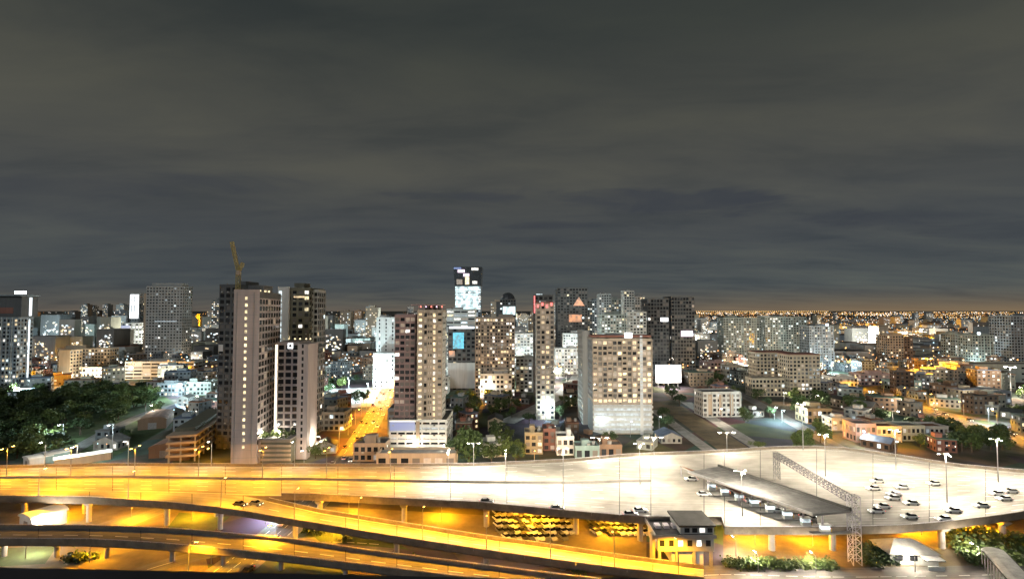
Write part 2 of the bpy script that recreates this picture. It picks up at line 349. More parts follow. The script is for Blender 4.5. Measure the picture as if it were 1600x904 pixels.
def tower(name, label, px0, px1, ytop, Y, depth=18, rot=0, wall='wall_grey', side=None, fh=3.2, cw=3.4, wf=.66, hf=.58, lit=.12, warm=.6, inset=.25, balcony=0, indiv=False,
          roof='roof_grey', roofbits=True, z0=0.0, cat='building', group=None, choose=None, blank=(), seed=None, top=None, plinth=0.0, foot=True, parapet=1.0, fins=0, base_root=None, bands=0):
    r = random.Random(seed if seed is not None else int(px0 * 31 + Y))
    a = at(px0, ytop, Y); b = at(px1, ytop, Y)
    W_ = (b.x - a.x) / max(0.5, math.cos(R(rot))); H = top if top is not None else a.z
    root = base_root or empty(name, (a.x, Y, 0), R(rot))
    if base_root is None: tag(root, label, cat, group)
    side = side or wall
    mb = MB(); panes = []
    for face in ('front', 'right', 'left'):
        wl = wall if face == 'front' else side
        zb = z0 + plinth
        if plinth:
            Lf = W_ if face == 'front' else depth
            pts = {'front': [(0, 0), (W_, 0)], 'right': [(W_, 0), (W_, depth)], 'left': [(0, depth), (0, 0)]}[face]
            mb.quad((*pts[0], z0), (*pts[1], z0), (*pts[1], zb), (*pts[0], zb), wl)
        if face in blank:
            pts = {'front': [(0, 0), (W_, 0)], 'right': [(W_, 0), (W_, depth)], 'left': [(0, depth), (0, 0)]}[face]
            mb.quad((*pts[0], zb), (*pts[1], zb), (*pts[1], H), (*pts[0], H), wl)
        else:
            facade(mb, panes, face, W_, depth, zb, H, fh, cw, wf, hf, inset, wl)
    mb.quad((W_, depth, z0), (0, depth, z0), (0, depth, H), (W_, depth, H), side)
    mb.build('wall', root)
    rb = MB(); rb.quad((0.0, 0.0, H - .02), (W_, 0.0, H - .02), (W_, depth, H - .02), (0.0, depth, H - .02), roof)
    rb.build('roof', root)
    if parapet:
        pb = MB(); t = .25
        pb.box(-.06, W_ + .06, -.06, t, H - .15, H + parapet, wall); pb.box(-.06, W_ + .06, depth - t, depth + .06, H - .15, H + parapet, wall)
        pb.box(-.06, t, t, depth - t, H - .15, H + parapet - .01, wall); pb.box(W_ - t, W_ + .06, t, depth - t, H - .15, H + parapet - .01, wall)
        pb.build('parapet', root)
    if roofbits and W_ > 6:
        q = MB(); w = W_ * r.uniform(.25, .45); x = r.uniform(1, max(1.1, W_ - w - 1)); d0 = depth * .3
        q.box(x, x + w, d0, d0 + depth * .4, H, H + r.uniform(2.2, 4.0), side); q.build('plant_room', root)
        for _ in range(r.randint(1, 3)):
            q = MB(); xx = r.uniform(1, W_ - 1.5); yy = r.uniform(1, max(1.2, depth - 2)); q.tube((xx, yy, H), (xx, yy, H + r.uniform(1.4, 2.6)), .8, .8, 'roof_light', 10); q.build('water_tank', root)
    if fins:
        for k in range(fins + 1):
            q = MB(); x = W_ * k / fins; q.box(x - .22, x + .22, -.7, -.004, z0 + plinth, H + .4, wall); q.build('fin', root)
    if bands:
        nb = int((H - z0 - plinth) / fh); f_ = (H - z0 - plinth) / nb
        for k in range(1, nb + 1):
            zz0 = z0 + plinth + k * f_
            q = MB(); q.box(-.04, W_ + .04, -bands, -.002, zz0 - .2, zz0 + .12, wall); q.build('floor_band', root)
    if balcony:
        fr = [p for p in panes if p[0] == 'front']; n = 0; jb = MB()
        for p in fr:
            if (p[4] % balcony) != 0: continue
            _, c, w, h, k, rr = p
            tgt = MB() if (indiv and n < 300) else jb
            zf = c[2] - h / 2 - .35; x0, x1 = c[0] - w * .75, c[0] + w * .75
            tgt.box(x0, x1, -1.1, -.003, zf, zf + .16, wall); tgt.box(x0, x1, -1.1, -1.0, zf + .16, zf + 1.05, wall)
            if tgt is not jb: tgt.build('balcony', root)
            n += 1
        if jb.v: jb.build('balconies', root)['kind'] = 'stuff'
    if indiv and Y < 460:
        q = MB()
        for p in panes:
            if r.random() < .3:
                _, c, w, h, k, rr_ = p; zz0 = c[2] - h / 2 - .62
                if p[0] == 'front': q.box(c[0] - .42, c[0] + .42, -.42, -.005, zz0, zz0 + .55, r.choice(('wall_pale', 'wall_grey', 'wall_dark')))
                elif p[0] == 'right': q.box(W_ + .005, W_ + .42, c[1] - .42, c[1] + .42, zz0, zz0 + .55, r.choice(('wall_pale', 'wall_grey', 'wall_dark')))
        if q.v: q.build('air_conditioners', root)['kind'] = 'stuff'
    ch = choose or (lambda p: pick_pane(r, lit, warm))
    put_panes(root, panes, ch, indiv)
    if foot:
        M = Matrix.Rotation(R(rot), 3, 'Z'); c = M @ Vector((W_ / 2, depth / 2, 0)); FOOT.append((a.x + c.x, Y + c.y, math.hypot(W_, depth) / 2 + 2))
    root['W'] = W_; root['H'] = H; root['D'] = depth
    return root
def part_box(root, name, x0, x1, y0, y1, z0, z1, mat):
    b = MB(); b.box(x0, x1, y0, y1, z0, z1, mat); return b.build(name, root)

# ------------------------------------------------------------------ ground
g = MB(); S = 30000
g.quad((-S, -2000, 0), (S, -2000, 0), (S, S, 0), (-S, S, 0), 'ground'); struct(g.build('ground'))
STRIPS = []    # ((points), half width) kept free of fillers
def strip(name, pts, w, z, mat, keep=True, markings=None, thick=None):
    """a ribbon of road along ground points"""
    pts = [Vector((p[0], p[1], 0)) for p in pts]; vs = []; mb = MB(); uvs = []; dist = 0
    Ls, Rs = [], []
    for i, p in enumerate(pts):
        d = (pts[min(i + 1, len(pts) - 1)] - pts[max(i - 1, 0)]).normalized(); n = Vector((-d.y, d.x, 0))
        Ls.append(p + n * w / 2); Rs.append(p - n * w / 2)
        if i: dist += (p - pts[i - 1]).length
        uvs.append(dist)
    for i in range(len(pts)): mb.v += [(Ls[i].x, Ls[i].y, z), (Rs[i].x, Rs[i].y, z)]
    for i in range(len(pts) - 1): mb.f.append((2 * i, 2 * i + 1, 2 * i + 3, 2 * i + 2)); mb.m.append(mb.mi(mat))
    o = mb.build(name, None, uv=lambda vi: (uvs[vi // 2], w * (vi % 2))); struct(o)
    if keep: STRIPS.append((pts, w / 2))
    if markings:
        for off in markings:
            q = MB()
            for i in range(len(pts) - 1):
                d = pts[i + 1] - pts[i]; ln = d.length; d.normalize(); n = Vector((-d.y, d.x, 0)); t = 0
                while t < ln - 3:
                    a = pts[i] + d * t + n * off; b = a + d * 3
                    q.quad((*(a - n * .09).xy, z + .004), (*(b - n * .09).xy, z + .004), (*(b + n * .09).xy, z + .004), (*(a + n * .09).xy, z + .004), 'paint_white'); t += 9
            if q.v: q.build('lane_marking', o)
    return o
def smooth(pts, n=6):
    out = []
    P_ = [Vector(p[:2]) for p in pts]
    for i in range(len(P_) - 1):
        p0 = P_[max(i - 1, 0)]; p1 = P_[i]; p2 = P_[i + 1]; p3 = P_[min(i + 2, len(P_) - 1)]
        for k in range(n):
            t = k / n
            out.append(.5 * ((2 * p1) + (p2 - p0) * t + (2 * p0 - 5 * p1 + 4 * p2 - p3) * t * t + (3 * p1 - p0 - 3 * p2 + p3) * t ** 3))
    out.append(P_[-1]); return out

boul = smooth([P(300, 930), P(350, 897), P(445, 824), P(505, 765), P(545, 716), P(585, 650), P(610, 604), P(628, 575)])
strip('boulevard', boul, 13, .02, 'street', markings=(-3.7, 0.0, 3.7))
hwy = smooth([P(1240, 592), P(1330, 608), P(1420, 632), P(1500, 657), P(1600, 690), P(1720, 735)])
strip('highway', hwy, 17, .03, 'street', markings=(-4, 0, 4))
strip('side_road', smooth([P(1430, 636), P(1520, 652), P(1620, 668)]), 7, .024, 'street')
strip('front_road', smooth([P(1040, 905), P(1125, 897), P(1280, 900.5), P(1400, 900), P(1600, 896), P(1750, 890)]), 10, .03, 'street', markings=(0,))
strip('under_street', smooth([P(20, 868), P(120, 838), P(200, 812), P(262, 788), P(330, 758)]), 11, .017, 'street', keep=False, markings=(-2.7, 0, 2.7))
strip('under_street', smooth([P(180, 905), P(290, 872), P(400, 852), P(520, 846), P(620, 852)]), 7, .014, 'street', keep=False, markings=(0,))
strip('railway_bed', [P(1022, 640).xy, P(1120, 712).xy], 7, .025, 'rail_bed')
strip('railway_bed', [P(1072, 628).xy, P(1200, 708).xy], 8, .027, 'rail_bed')
strip('canal_bank', [P(1048, 634).xy, P(1160, 710).xy], 17, .015, 'soil')
strip('field_road', smooth([P(1130, 600), P(1230, 655), P(1320, 705)]), 9, .022, 'street')
strip('park_road', smooth([P(60, 735), P(120, 700), P(185, 665), P(245, 640), P(330, 618)]), 8, .02, 'street')
strip('far_avenue', smooth([P(50, 607), P(200, 601), P(330, 592)]), 14, .02, 'street')
strip('market_street', smooth([P(790, 660), P(880, 612), P(905, 575), P(900, 540)]), 12, .02, 'rail_bed')  # pale surface put in to carry the floodlit brightness
for pts, nm, mat, z in (([P(500, 790), P(1010, 818), P(1010, 880), P(470, 830)], 'yard', 'yard', .012), ([P(1130, 815), P(1700, 800), P(1700, 890), P(1130, 890)], 'yard', 'soil', .008),
                        ([P(-150, 620), P(240, 606), P(300, 650), P(180, 712), P(-200, 728)], 'park', 'lawn', .01), ([P(500, 608), P(598, 604), P(588, 634), P(492, 640)], 'market_court', 'rail_bed', .012), ([P(-60, 858), P(90, 852), P(70, 880), P(-100, 890)], 'verge', 'lawn', .019), ([P(280, 800), P(360, 806), P(330, 832), P(255, 832)], 'verge', 'lawn', .019), ([P(480, 828), P(600, 836), P(640, 858), P(500, 846)], 'verge', 'lawn', .016), ([P(1010, 880), P(700, 836), P(640, 842), P(900, 880)], 'verge', 'lawn', .018), ([P(-100, 780), P(300, 785), P(330, 905), P(-200, 905)], 'yard', 'yard', .01)):  # market_court is a pale patch added so its floodlit glow shows
    b = MB(); b.poly([(p.x, p.y, z) for p in pts], mat); struct(b.build(nm))

# ------------------------------------------------------------------ elevated expressway
DZ = 8.5
def interp(tab, x):
    if x <= tab[0][0]: return tab[0][1]
    for (a, b), (c, d) in zip(tab, tab[1:]):
        if x <= c: return b + (d - b) * (x - a) / (c - a)
    return tab[-1][1]
main_near = [(-220, 764), (0, 765), (250, 769), (400, 774), (487, 775), (625, 782), (750, 788), (861, 799), (960, 808), (1017, 811), (1128, 812), (1132, 827), (1280, 828), (1415, 825), (1509, 816), (1600, 803), (1760, 775)]
main_far = [(-220, 736), (0, 731), (175, 727), (400, 728), (600, 728), (750, 727), (900, 720), (980, 712), (1060, 709), (1150, 705), (1210, 700), (1300, 700), (1345, 705), (1388, 711), (1485, 727), (1600, 738), (1760, 748)]
ramp_near = [(-220, 778), (0, 778), (137, 780), (250, 787), (350, 797), (462, 816), (612, 841), (750, 862), (849, 876), (960, 891), (1068, 903), (1120, 909)]
ramp_far = [(-220, 764), (0, 765), (250, 769), (380, 773.5), (420, 782), (500, 800), (625, 820), (750, 840), (849, 853), (960, 870), (1025, 879), (1122, 891), (1135, 893)]
ramp_z = [(-220, DZ), (380, DZ), (500, 7.7), (750, 5.0), (997, 2.0), (1122, .35), (1200, .2)]
low_far = [(-220, 822), (0, 824), (150, 825), (275, 830), (400, 841), (470, 848), (575, 864), (700, 880), (800, 893), (960, 912)]
low_near = [(-220, 844), (0, 846), (150, 847), (250, 853), (400, 867), (550, 884), (700, 903), (800, 914), (960, 932)]
low_z = [(-220, 6), (250, 6), (500, 5), (750, 3.4), (960, 2)]

def viaduct(name, label, nt_, ft, zt, pxs, thick, piers, lanes, par_near=(-999, 9999), par_far=(-999, 9999), pier_w=1.8, group=None, road='deck', median=None):
    near = [P(x, interp(nt_, x), interp(zt, x)) for x in pxs]; far = [P(x, interp(ft, x), interp(zt, x)) for x in pxs]
    root = empty(name, (near[0].x, near[0].y, 0)); off = Vector(root.location); tag(root, label, 'viaduct', group)
    near = [p - off for p in near]; far = [p - off for p in far]
    n = len(pxs); dist = [0]
    for i in range(1, n): dist.append(dist[-1] + ((near[i] + far[i]) / 2 - (near[i - 1] + far[i - 1]) / 2).length)
    s = MB(); K = 5
    for i in range(n):
        for k in range(K): s.v.append(tuple(near[i].lerp(far[i], k / (K - 1))))
    for i in range(n - 1):
        for k in range(K - 1):
            a = i * K + k; s.f.append((a, a + K, a + K + 1, a + 1)); s.m.append(s.mi(road))
    wid = [(far[i] - near[i]).length for i in range(n)]
    s.build('road_surface', root, uv=lambda vi: (dist[vi // K], wid[vi // K] * (vi % K) / (K - 1)))
    d = MB(); T = Vector((0, 0, thick)); e = Vector((0, 0, .03))
    for i in range(n - 1):
        a, b, c, f = near[i], near[i + 1], far[i + 1], far[i]
        dn = (b - a).cross(Vector((0, 0, 1))).normalized() * .3
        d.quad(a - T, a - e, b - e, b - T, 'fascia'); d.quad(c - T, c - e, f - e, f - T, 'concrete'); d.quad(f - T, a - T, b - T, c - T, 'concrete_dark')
        ia, ib, ic, if_ = a.lerp(f, .15), b.lerp(c, .15), c.lerp(b, .15), f.lerp(a, .15); T2 = Vector((0, 0, thick + .9))
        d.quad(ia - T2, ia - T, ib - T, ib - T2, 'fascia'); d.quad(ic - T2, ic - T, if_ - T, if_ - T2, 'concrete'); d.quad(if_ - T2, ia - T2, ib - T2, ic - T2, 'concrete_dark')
    d.build('deck', root)
    for side, lims in ((near, par_near), (far, par_far)):
        for i in range(n - 1):
            if not (lims[0] <= pxs[i] and pxs[i + 1] <= lims[1]): continue
            a, b = side[i], side[i + 1]; q = MB(); dd = (b - a).normalized() * .04
            q.beam(a + dd + Vector((0, 0, .42)), b - dd + Vector((0, 0, .42)), .28, 'fascia', 1.0); q.build('parapet_panel', root)
            q = MB(); q.beam(a + dd + Vector((0, 0, 1.12)), b - dd + Vector((0, 0, 1.12)), .1, 'steel_light', .1)
            for k in range(4):
                p = a.lerp(b, (k + .5) / 4); q.beam(p + Vector((0, 0, .92)), p + Vector((0, 0, 1.08)), .08, 'steel_light')
            q.build('railing', root)
    for fr, x0, x1, dash in lanes:
        q = MB()
        for i in range(n - 1):
            if pxs[i] < x0 or pxs[i + 1] > x1: continue
            a = near[i].lerp(far[i], fr); b = near[i + 1].lerp(far[i + 1], fr); ln = (b - a).length; dr = (b - a) / ln; nn_ = Vector((-dr.y, dr.x, 0)) * .11; t = 0; up = Vector((0, 0, .006))
            while t < ln - .5:
                le = min(4 if dash else ln, ln - t); p = a + dr * t + up; w = a + dr * (t + le) + up
                q.quad(p - nn_, w - nn_, w + nn_, p + nn_, 'paint_white'); t += 10 if dash else ln
        if q.v: q.build('lane_marking', root)
    if median:
        fr, x0, x1 = median
        for i in range(n - 1):
            if pxs[i] < x0 or pxs[i + 1] > x1: continue
            q = MB(); q.beam(near[i].lerp(far[i], fr) + Vector((0, 0, .45)), near[i + 1].lerp(far[i + 1], fr) + Vector((0, 0, .45)), .5, 'concrete', .9); q.build('median_barrier', root)
    for i in range(1, n - 1, 2):
        q = MB(); a, b = near[i], far[i]; u = Vector((.12, 0, .004)); q.quad(a + Vector((-.12, 0, .004)), a + u, b + u, b + Vector((-.12, 0, .004)), 'roof_dark'); q.build('expansion_joint', root)
    for x, frs in piers:
        a = P(x, interp(nt_, x), interp(zt, x)) - off; b = P(x, interp(ft, x), interp(zt, x)) - off; zb = a.z - thick - .9
        for fr in frs:
            c = a.lerp(b, fr); q = MB(); q.tube((c.x, c.y, 0), (c.x, c.y, zb - .9), pier_w * .5, pier_w * .5, 'concrete', 12)
            q.poly([], 'concrete') if False else None
            wv = pier_w * 1.25
            q.v += [(c.x - pier_w * .5, c.y - pier_w * .5, zb - 1.3), (c.x + pier_w * .5, c.y - pier_w * .5, zb - 1.3), (c.x + pier_w * .5, c.y + pier_w * .5, zb - 1.3), (c.x - pier_w * .5, c.y + pier_w * .5, zb - 1.3),
                    (c.x - pier_w * .6, c.y - wv, zb), (c.x + pier_w * .6, c.y - wv, zb), (c.x + pier_w * .6, c.y + wv, zb), (c.x - pier_w * .6, c.y + wv, zb)]
            k = len(q.v) - 8
            for f in ((4, 5, 6, 7), (0, 1, 5, 4), (1, 2, 6, 5), (2, 3, 7, 6), (3, 0, 4, 7), (3, 2, 1, 0)): q.f.append(tuple(k + z for z in f)); q.m.append(q.mi('concrete'))
            q.build('pier', root)
    return root
pxm = sorted(set(list(range(-220, 1761, 44)) + [1017, 1128, 1132]))
viaduct('expressway_viaduct', 'wide floodlit elevated expressway that broadens into the white toll plaza', main_near, main_far, [(0, DZ)], pxm, 1.3,
        [(x, (.12, .5, .9)) for x in (-60, 40, 135, 262, 340, 500, 632, 760, 900)] + [(x, (.08, .35, .65, .92)) for x in (1000, 1205, 1300, 1470, 1565)],
        [(f, -220, 1000, True) for f in (.12, .25, .38, .66, .8, .92)] + [(.03, -220, 1760, False), (.97, -220, 1760, False)] + [(f, 1340, 1760, True) for f in (.1, .2, .3, .4, .5, .6, .7, .8, .9)],
        par_near=(420, 1760), median=(.5, -220, 1030))
viaduct('exit_ramp', 'yellow lit exit ramp sloping down to the road at lower right', ramp_near, ramp_far, ramp_z, list(range(-220, 1121, 40)), .9,
        [(x, (.5,)) for x in (-60, 40, 140, 262, 345, 462, 620, 760, 880)], [(.5, 400, 1120, True), (.06, -220, 1120, False), (.94, 400, 1120, False)], par_far=(420, 1120), pier_w=1.5)
viaduct('lower_ramp', 'dark low curved ramp crossing the lower left corner in front of the expressway', low_near, low_far, low_z, list(range(-220, 961, 40)), .8,
        [(x, (.5,)) for x in (-70, 8, 90, 168, 270, 350, 440, 540, 640)], [(.5, -220, 960, True)], pier_w=1.3, road='street')

# dark roof ledge of the building the picture is taken from
b = MB(); p0, p1 = at(-260, 880, 16), at(1100, 909, 16)
b.v += [(p0.x, 15, p0.z - 3), (p1.x, 15, p1.z - 3), (p1.x, 15, p1.z), (p0.x, 15, p0.z), (p0.x, 16, p0.z - 3), (p1.x, 16, p1.z - 3), (p1.x, 16, p1.z), (p0.x, 16, p0.z)]
for f in ((0, 1, 2, 3), (3, 2, 6, 7), (5, 4, 7, 6), (4, 0, 3, 7), (1, 5, 6, 2), (4, 5, 1, 0)): b.f.append(f); b.m.append(b.mi('ledge'))
tag(b.build('roof_ledge'), 'unlit dark roof ledge along the bottom left edge of the view', 'ledge')

# ------------------------------------------------------------------ lamps
LAMPCOL = {'sodium': (1.0, .415, .010), 'white': (1.0, .87, .68), 'cool': (.72, .94, 1.0), 'green': (.75, 1.0, .8)}
LAMPS = []
def lamp(loc, h, kind, power, label, group, heads=1, aim=0.0, name='street_lamp', radius=.35, head=1.0, cut=False):
    root = empty(name, loc, aim); tag(root, label, 'lamp', group); LAMPS.append(root)
    b = MB(); b.tube((0, 0, 0), (0, 0, h), .11 + h * .006, .06, 'steel', 8); b.build('pole', root)
    dirs = {1: [0], 2: [0, math.pi], 3: [0, 2.1, 4.2], 4: [0, 1.57, 3.14, 4.71]}[heads]
    lm = 'lamp_sodium' if kind == 'sodium' else 'lamp_white' if kind == 'white' else 'lamp_cool'
    for t in dirs:
        c, s = math.cos(t), math.sin(t); arm = 1.8 * head
        b = MB(); b.beam((0, 0, h - .1), (c * arm, s * arm, h + .25), .08, 'steel'); b.build('arm', root)
        b = MB(); b.box(-.45 * head, .45 * head, -.2 * head, .2 * head, 0, .14, 'steel'); o = b.build('lamp_head', root); o.location = (c * (arm + .3), s * (arm + .3), h + .18); o.rotation_euler = (0, 0, t)
        b = MB(); b.box(-.4 * head, .4 * head, -.17 * head, .17 * head, -.12 * head, -.01, lm); b.build('lens', o)
    ld = bpy.data.lights.new('lamp_light', 'SPOT' if cut else 'POINT'); ld.energy = power
    if cut: ld.spot_size = R(152); ld.spot_blend = .5
    ld.color = LAMPCOL[kind]; ld.shadow_soft_size = radius
    lo = link('lamp_light', ld, root); lo.location = (0, 0, h - .6) if heads > 1 else (2.1 * head, 0, h - .35)
    return root
def on_deck(px, fr, ntab=main_near, ftab=main_far, z=DZ): 
    zz_ = z if not isinstance(z, list) else interp(z, px)
    return P(px, interp(ntab, px), zz_).lerp(P(px, interp(ftab, px), zz_), fr)
for px in (-90, 10, 110, 210, 310, 410, 510, 610):
    lamp(on_deck(px, .5), 11, 'sodium', 36000, 'double arm orange lamp on the median of the expressway', 'expressway median lamps', 2, R(90), cut=True)
for px in (700, 790):
    lamp(on_deck(px, .5), 11, 'white', 36000, 'double arm pale lamp where the expressway meets the plaza', 'expressway median lamps', 2, R(90))
for px in (-60, 70, 200, 330, 460):
    lamp(on_deck(px, .985), 10, 'white', 3500, 'slim pale lamp added on the far parapet of the expressway', 'added parapet lamps', 1, R(-90), cut=True)  # lamps added to whiten the far carriageway like passing headlights
for px in (60, 200, 345, 460, 560, 660, 760, 860, 960, 1060):
    p = on_deck(px, .02, ramp_near, ramp_far, ramp_z); lamp(p, 9, 'sodium', 30000 if px < 500 else 33000, 'slim orange lamp on the outer edge of the exit ramp', 'ramp lamps', 1, R(90), cut=True)
for px, fr, lab in ((740, .97, 'white lamp on the far plaza edge in front of the round tree'), (937, .97, 'glaring white lamp in front of the small houses beside the plaza'),
                    (1136, .96, 'glaring white lamp at the foot of the canal strips'), (1022, .9, 'very bright white floodlight in front of the wide apartment tower')):
    lamp(on_deck(px, fr), 9, 'white', 20000 if px != 1022 else 32000, lab, 'plaza edge lamps', 2, R(0), head=1.5 if px != 740 else 1.0)
for px, fr, h in ((880, .35, 14), (1000, .45, 14), (1160, .12, 13), (1255, .97, 20), (1290, .55, 15), (1400, .75, 15), (1480, .3, 15), (1560, .7, 15), (1700, .5, 15)):
    lamp(on_deck(px, fr), h, 'white', 47000, 'tall white floodlight mast standing on the toll plaza', 'plaza masts', 3, R(30), name='floodlight_mast', head=.8)

def under_lamp(px, py, label, power=16000, kind='sodium'):
    p = P(px, py, 0)
    lamp(p, 4.6, kind, power * (1.25 if kind == 'sodium' else .6), label, 'lamps beneath the viaduct', 1, R(90))
for px, py in ((85, 812), (205, 815), (545, 806), (690, 812), (830, 824), (955, 838), (1180, 850), (1270, 852), (1440, 835), (1540, 838)):
    under_lamp(px, py, 'short orange lamp in the yard beneath the viaduct')
under_lamp(55, 835, 'short white lamp beside the white shed under the viaduct', 22000, 'white'); under_lamp(1090, 880, 'short white lamp beside the toll office', 9000, 'white'); under_lamp(1150, 868, 'short white lamp behind the trimmed hedge', 9000, 'white')
under_lamp(415, 818, 'short cool lamp beside the boulevard under the ramp gore', 14000, 'cool'); under_lamp(300, 812, 'short added orange lamp on the grass under the viaduct', 14000); under_lamp(520, 838, 'short added orange lamp between the two ramps', 12000)  # the two orange lamps are added to brighten dark gaps under the ramps
under_lamp(140, 878, 'short orange lamp under the dark low ramp', 14000); under_lamp(330, 880, 'short orange lamp beside the boulevard under the low ramp', 16000); under_lamp(40, 872, 'short white lamp under the dark low ramp', 16000, 'white')
under_lamp(1185, 894, 'short white lamp in front of the hedge row', 12000, 'white'); under_lamp(1275, 895, 'short white lamp at the right end of the hedge row', 12000, 'white'); under_lamp(1530, 880, 'short white lamp in front of the shrub thicket', 12000, 'white')
under_lamp(1430, 893, 'short white lamp beside the white bungalow', 9000, 'white')

def along(pts, step, off, start=0):
    out = []; t = start; i = 0; acc = 0
    for a, b in zip(pts, pts[1:]):
        d = b - a; ln = d.length
        while acc + ln >= t:
            q = a + d * ((t - acc) / ln); n = Vector((-d.y, d.x)).normalized(); out.append((q + n * off, math.atan2(-n.y * off, -n.x * off))); t += step
        acc += ln
    return out
for q, ang in along(boul, 26, 8.6, 8) + along(boul, 26, -8.6, 20):
    if pix((q.x, q.y, 0))[1] < 715 or pix((q.x, q.y, 0))[1] > 850: lamp((q.x, q.y, 0), 9, 'sodium', 31000, 'orange street lamp along the boulevard beside the twin wing tower', 'boulevard lamps', 1, ang, cut=True)
for q, ang in along(hwy, 30, 9.5, 5):
    lamp((q.x, q.y, 0), 10, 'sodium', 30000, 'orange lamp along the highway at far right', 'highway lamps', 1, ang, cut=True)
for q, ang in along(smooth([P(50, 607), P(200, 601), P(330, 592)]), 45, 8, 10):
    lamp((q.x, q.y, 0), 10, 'sodium', 20000, 'orange lamp along the avenue behind the dark park', 'avenue lamps', 1, ang)
for px, py, h, kind, pw, lab in (  # the lamps at tower feet are added to light the facades
    (175, 716, 16, 'cool', 12000, 'tall slim lamp beside the white station roofs'), (98, 692, 10, 'cool', 14000, 'cool lamp among the arched station sheds'), (120, 724, 8, 'white', 7000, 'white lamp at the lower end of the station sheds'), (283, 622, 12, 'cool', 60000, 'cool white lamp in front of the low shops by the park'), (310, 640, 10, 'cool', 60000, 'cool white lamp beside the park road'),
    (545, 612, 12, 'cool', 150000, 'brilliant cool white floodlight over the market court'), (575, 622, 12, 'cool', 50000, 'brilliant floodlight at the boulevard end of the market court'), (522, 622, 10, 'cool', 90000, 'cool floodlight near the dark rear tower'),
    (600, 610, 10, 'white', 14000, 'white lamp below the stacked white blocks'), (722, 605, 14, 'cool', 90000, 'floodlight in front of the building with the cyan screen'), (760, 622, 10, 'white', 14000, 'added white lamp in front of the speckled beige tower'),
    (820, 605, 12, 'cool', 120000, 'floodlight between the beige tower and slim tower'), (885, 600, 14, 'white', 160000, 'floodlight over the white market street'), (905, 580, 14, 'cool', 150000, 'second floodlight far up the white market street'),
    (940, 678, 9, 'cool', 1600, 'added cool lamp at the left foot of the wide apartment tower'), (985, 682, 9, 'cool', 1600, 'added cool lamp at the middle foot of the wide apartment tower'), (1030, 674, 9, 'cool', 1600, 'added cool lamp at the right foot of the wide apartment tower'),
    (650, 712, 7, 'white', 3500, 'added white lamp in front of the slotted podium'), (695, 716, 7, 'white', 3000, 'added white lamp at the corner of the slotted podium'),
    (1045, 606, 10, 'white', 60000, 'white lamp below the blank lit hoarding'), (1125, 660, 9, 'white', 7000, 'white lamp before the small striped block'), (1145, 590, 10, 'sodium', 50000, 'orange lamp left of the cream apartment slabs'),
    (1225, 632, 9, 'white', 7000, 'added white lamp before the cream apartment slabs'), (1275, 636, 9, 'white', 8000, 'added white lamp at the right foot of the cream apartment slabs'), (1222, 660, 8, 'cool', 26000, 'cool lamp over the dark yard by the field road'), (1210, 655, 8, 'cool', 18000, 'green white lamp in the dark yard by the field road'),
    (1160, 558, 12, 'cool', 90000, 'added cool lamp before the left grey apartment slab'), (1235, 562, 12, 'cool', 90000, 'added cool lamp before the middle grey apartment slab'), (1300, 582, 12, 'cool', 70000, 'added cool lamp before the right grey apartment slab'),
    (1405, 586, 10, 'sodium', 70000, 'orange lamp before the orange lit twin block'), (1330, 580, 10, 'sodium', 60000, 'orange lamp near the long low sheds'), (1520, 582, 12, 'cool', 30000, 'added cool lamp before the grey green twin towers'),
    (1545, 660, 9, 'cool', 24000, 'cool lamp under the glowing blue screen'), (1400, 696, 8, 'sodium', 12000, 'orange lamp before the pink and cream row'), (1345, 696, 8, 'white', 10000, 'white lamp before the pink end house'), (1460, 700, 8, 'white', 14000, 'white lamp before the grey end of the row'),
    (1290, 678, 8, 'sodium', 16000, 'orange lamp beside the yellow corner house'), (130, 598, 10, 'white', 60000, 'white lamp before the cream floodlit court'), (165, 596, 10, 'white', 60000, 'white lamp at the right of the cream floodlit court'),
    (30, 622, 9, 'cool', 40000, 'added cool lamp at the foot of the tall hotel'), (260, 604, 10, 'white', 60000, 'white lamp before the banded podium'), (835, 722, 6, 'sodium', 5000, 'orange lamp before the ochre corner house'), (880, 724, 6, 'white', 2500, 'white lamp before the white gabled house'),
    (500, 705, 8, 'white', 12000, 'white lamp beside the slotted office by the boulevard'), (475, 722, 6, 'white', 2500, 'added white lamp at the foot of the blank fin wall'), (430, 682, 5, 'white', 0, ''), (330, 722, 7, 'sodium', 7000, 'orange lamp before the stepped car park'),
    (1520, 640, 9, 'white', 26000, 'white lamp before the brown block right of the highway'), (850, 650, 8, 'white', 16000, 'added white lamp at the foot of the slim tower'), (650, 480, 0, 'white', 0, '')):
    if pw: p = P(px, py, 0); lamp(p, h, kind, pw, lab, 'city lamps', 1, R(-90), head=1.3, radius=.6)

# ------------------------------------------------------------------ hero towers
# near left complex: front slab with a blank end wall and one column of lit stair windows
a, b_ = at(366, 455, 234), at(402, 455, 236)
HA = a.z; WA = 11.0; DA = 34.0; ROT = R(9.0)
root = tag(empty('apartment_tower', (a.x, 234, 0), ROT), 'pinkish slab tower whose blank end wall carries one column of lit square windows', 'building')
mb = MB(); panes = []
FL = 3.06; nfl = 23; cx_ = 5.2; zb0 = HA - 1.6 - nfl * FL
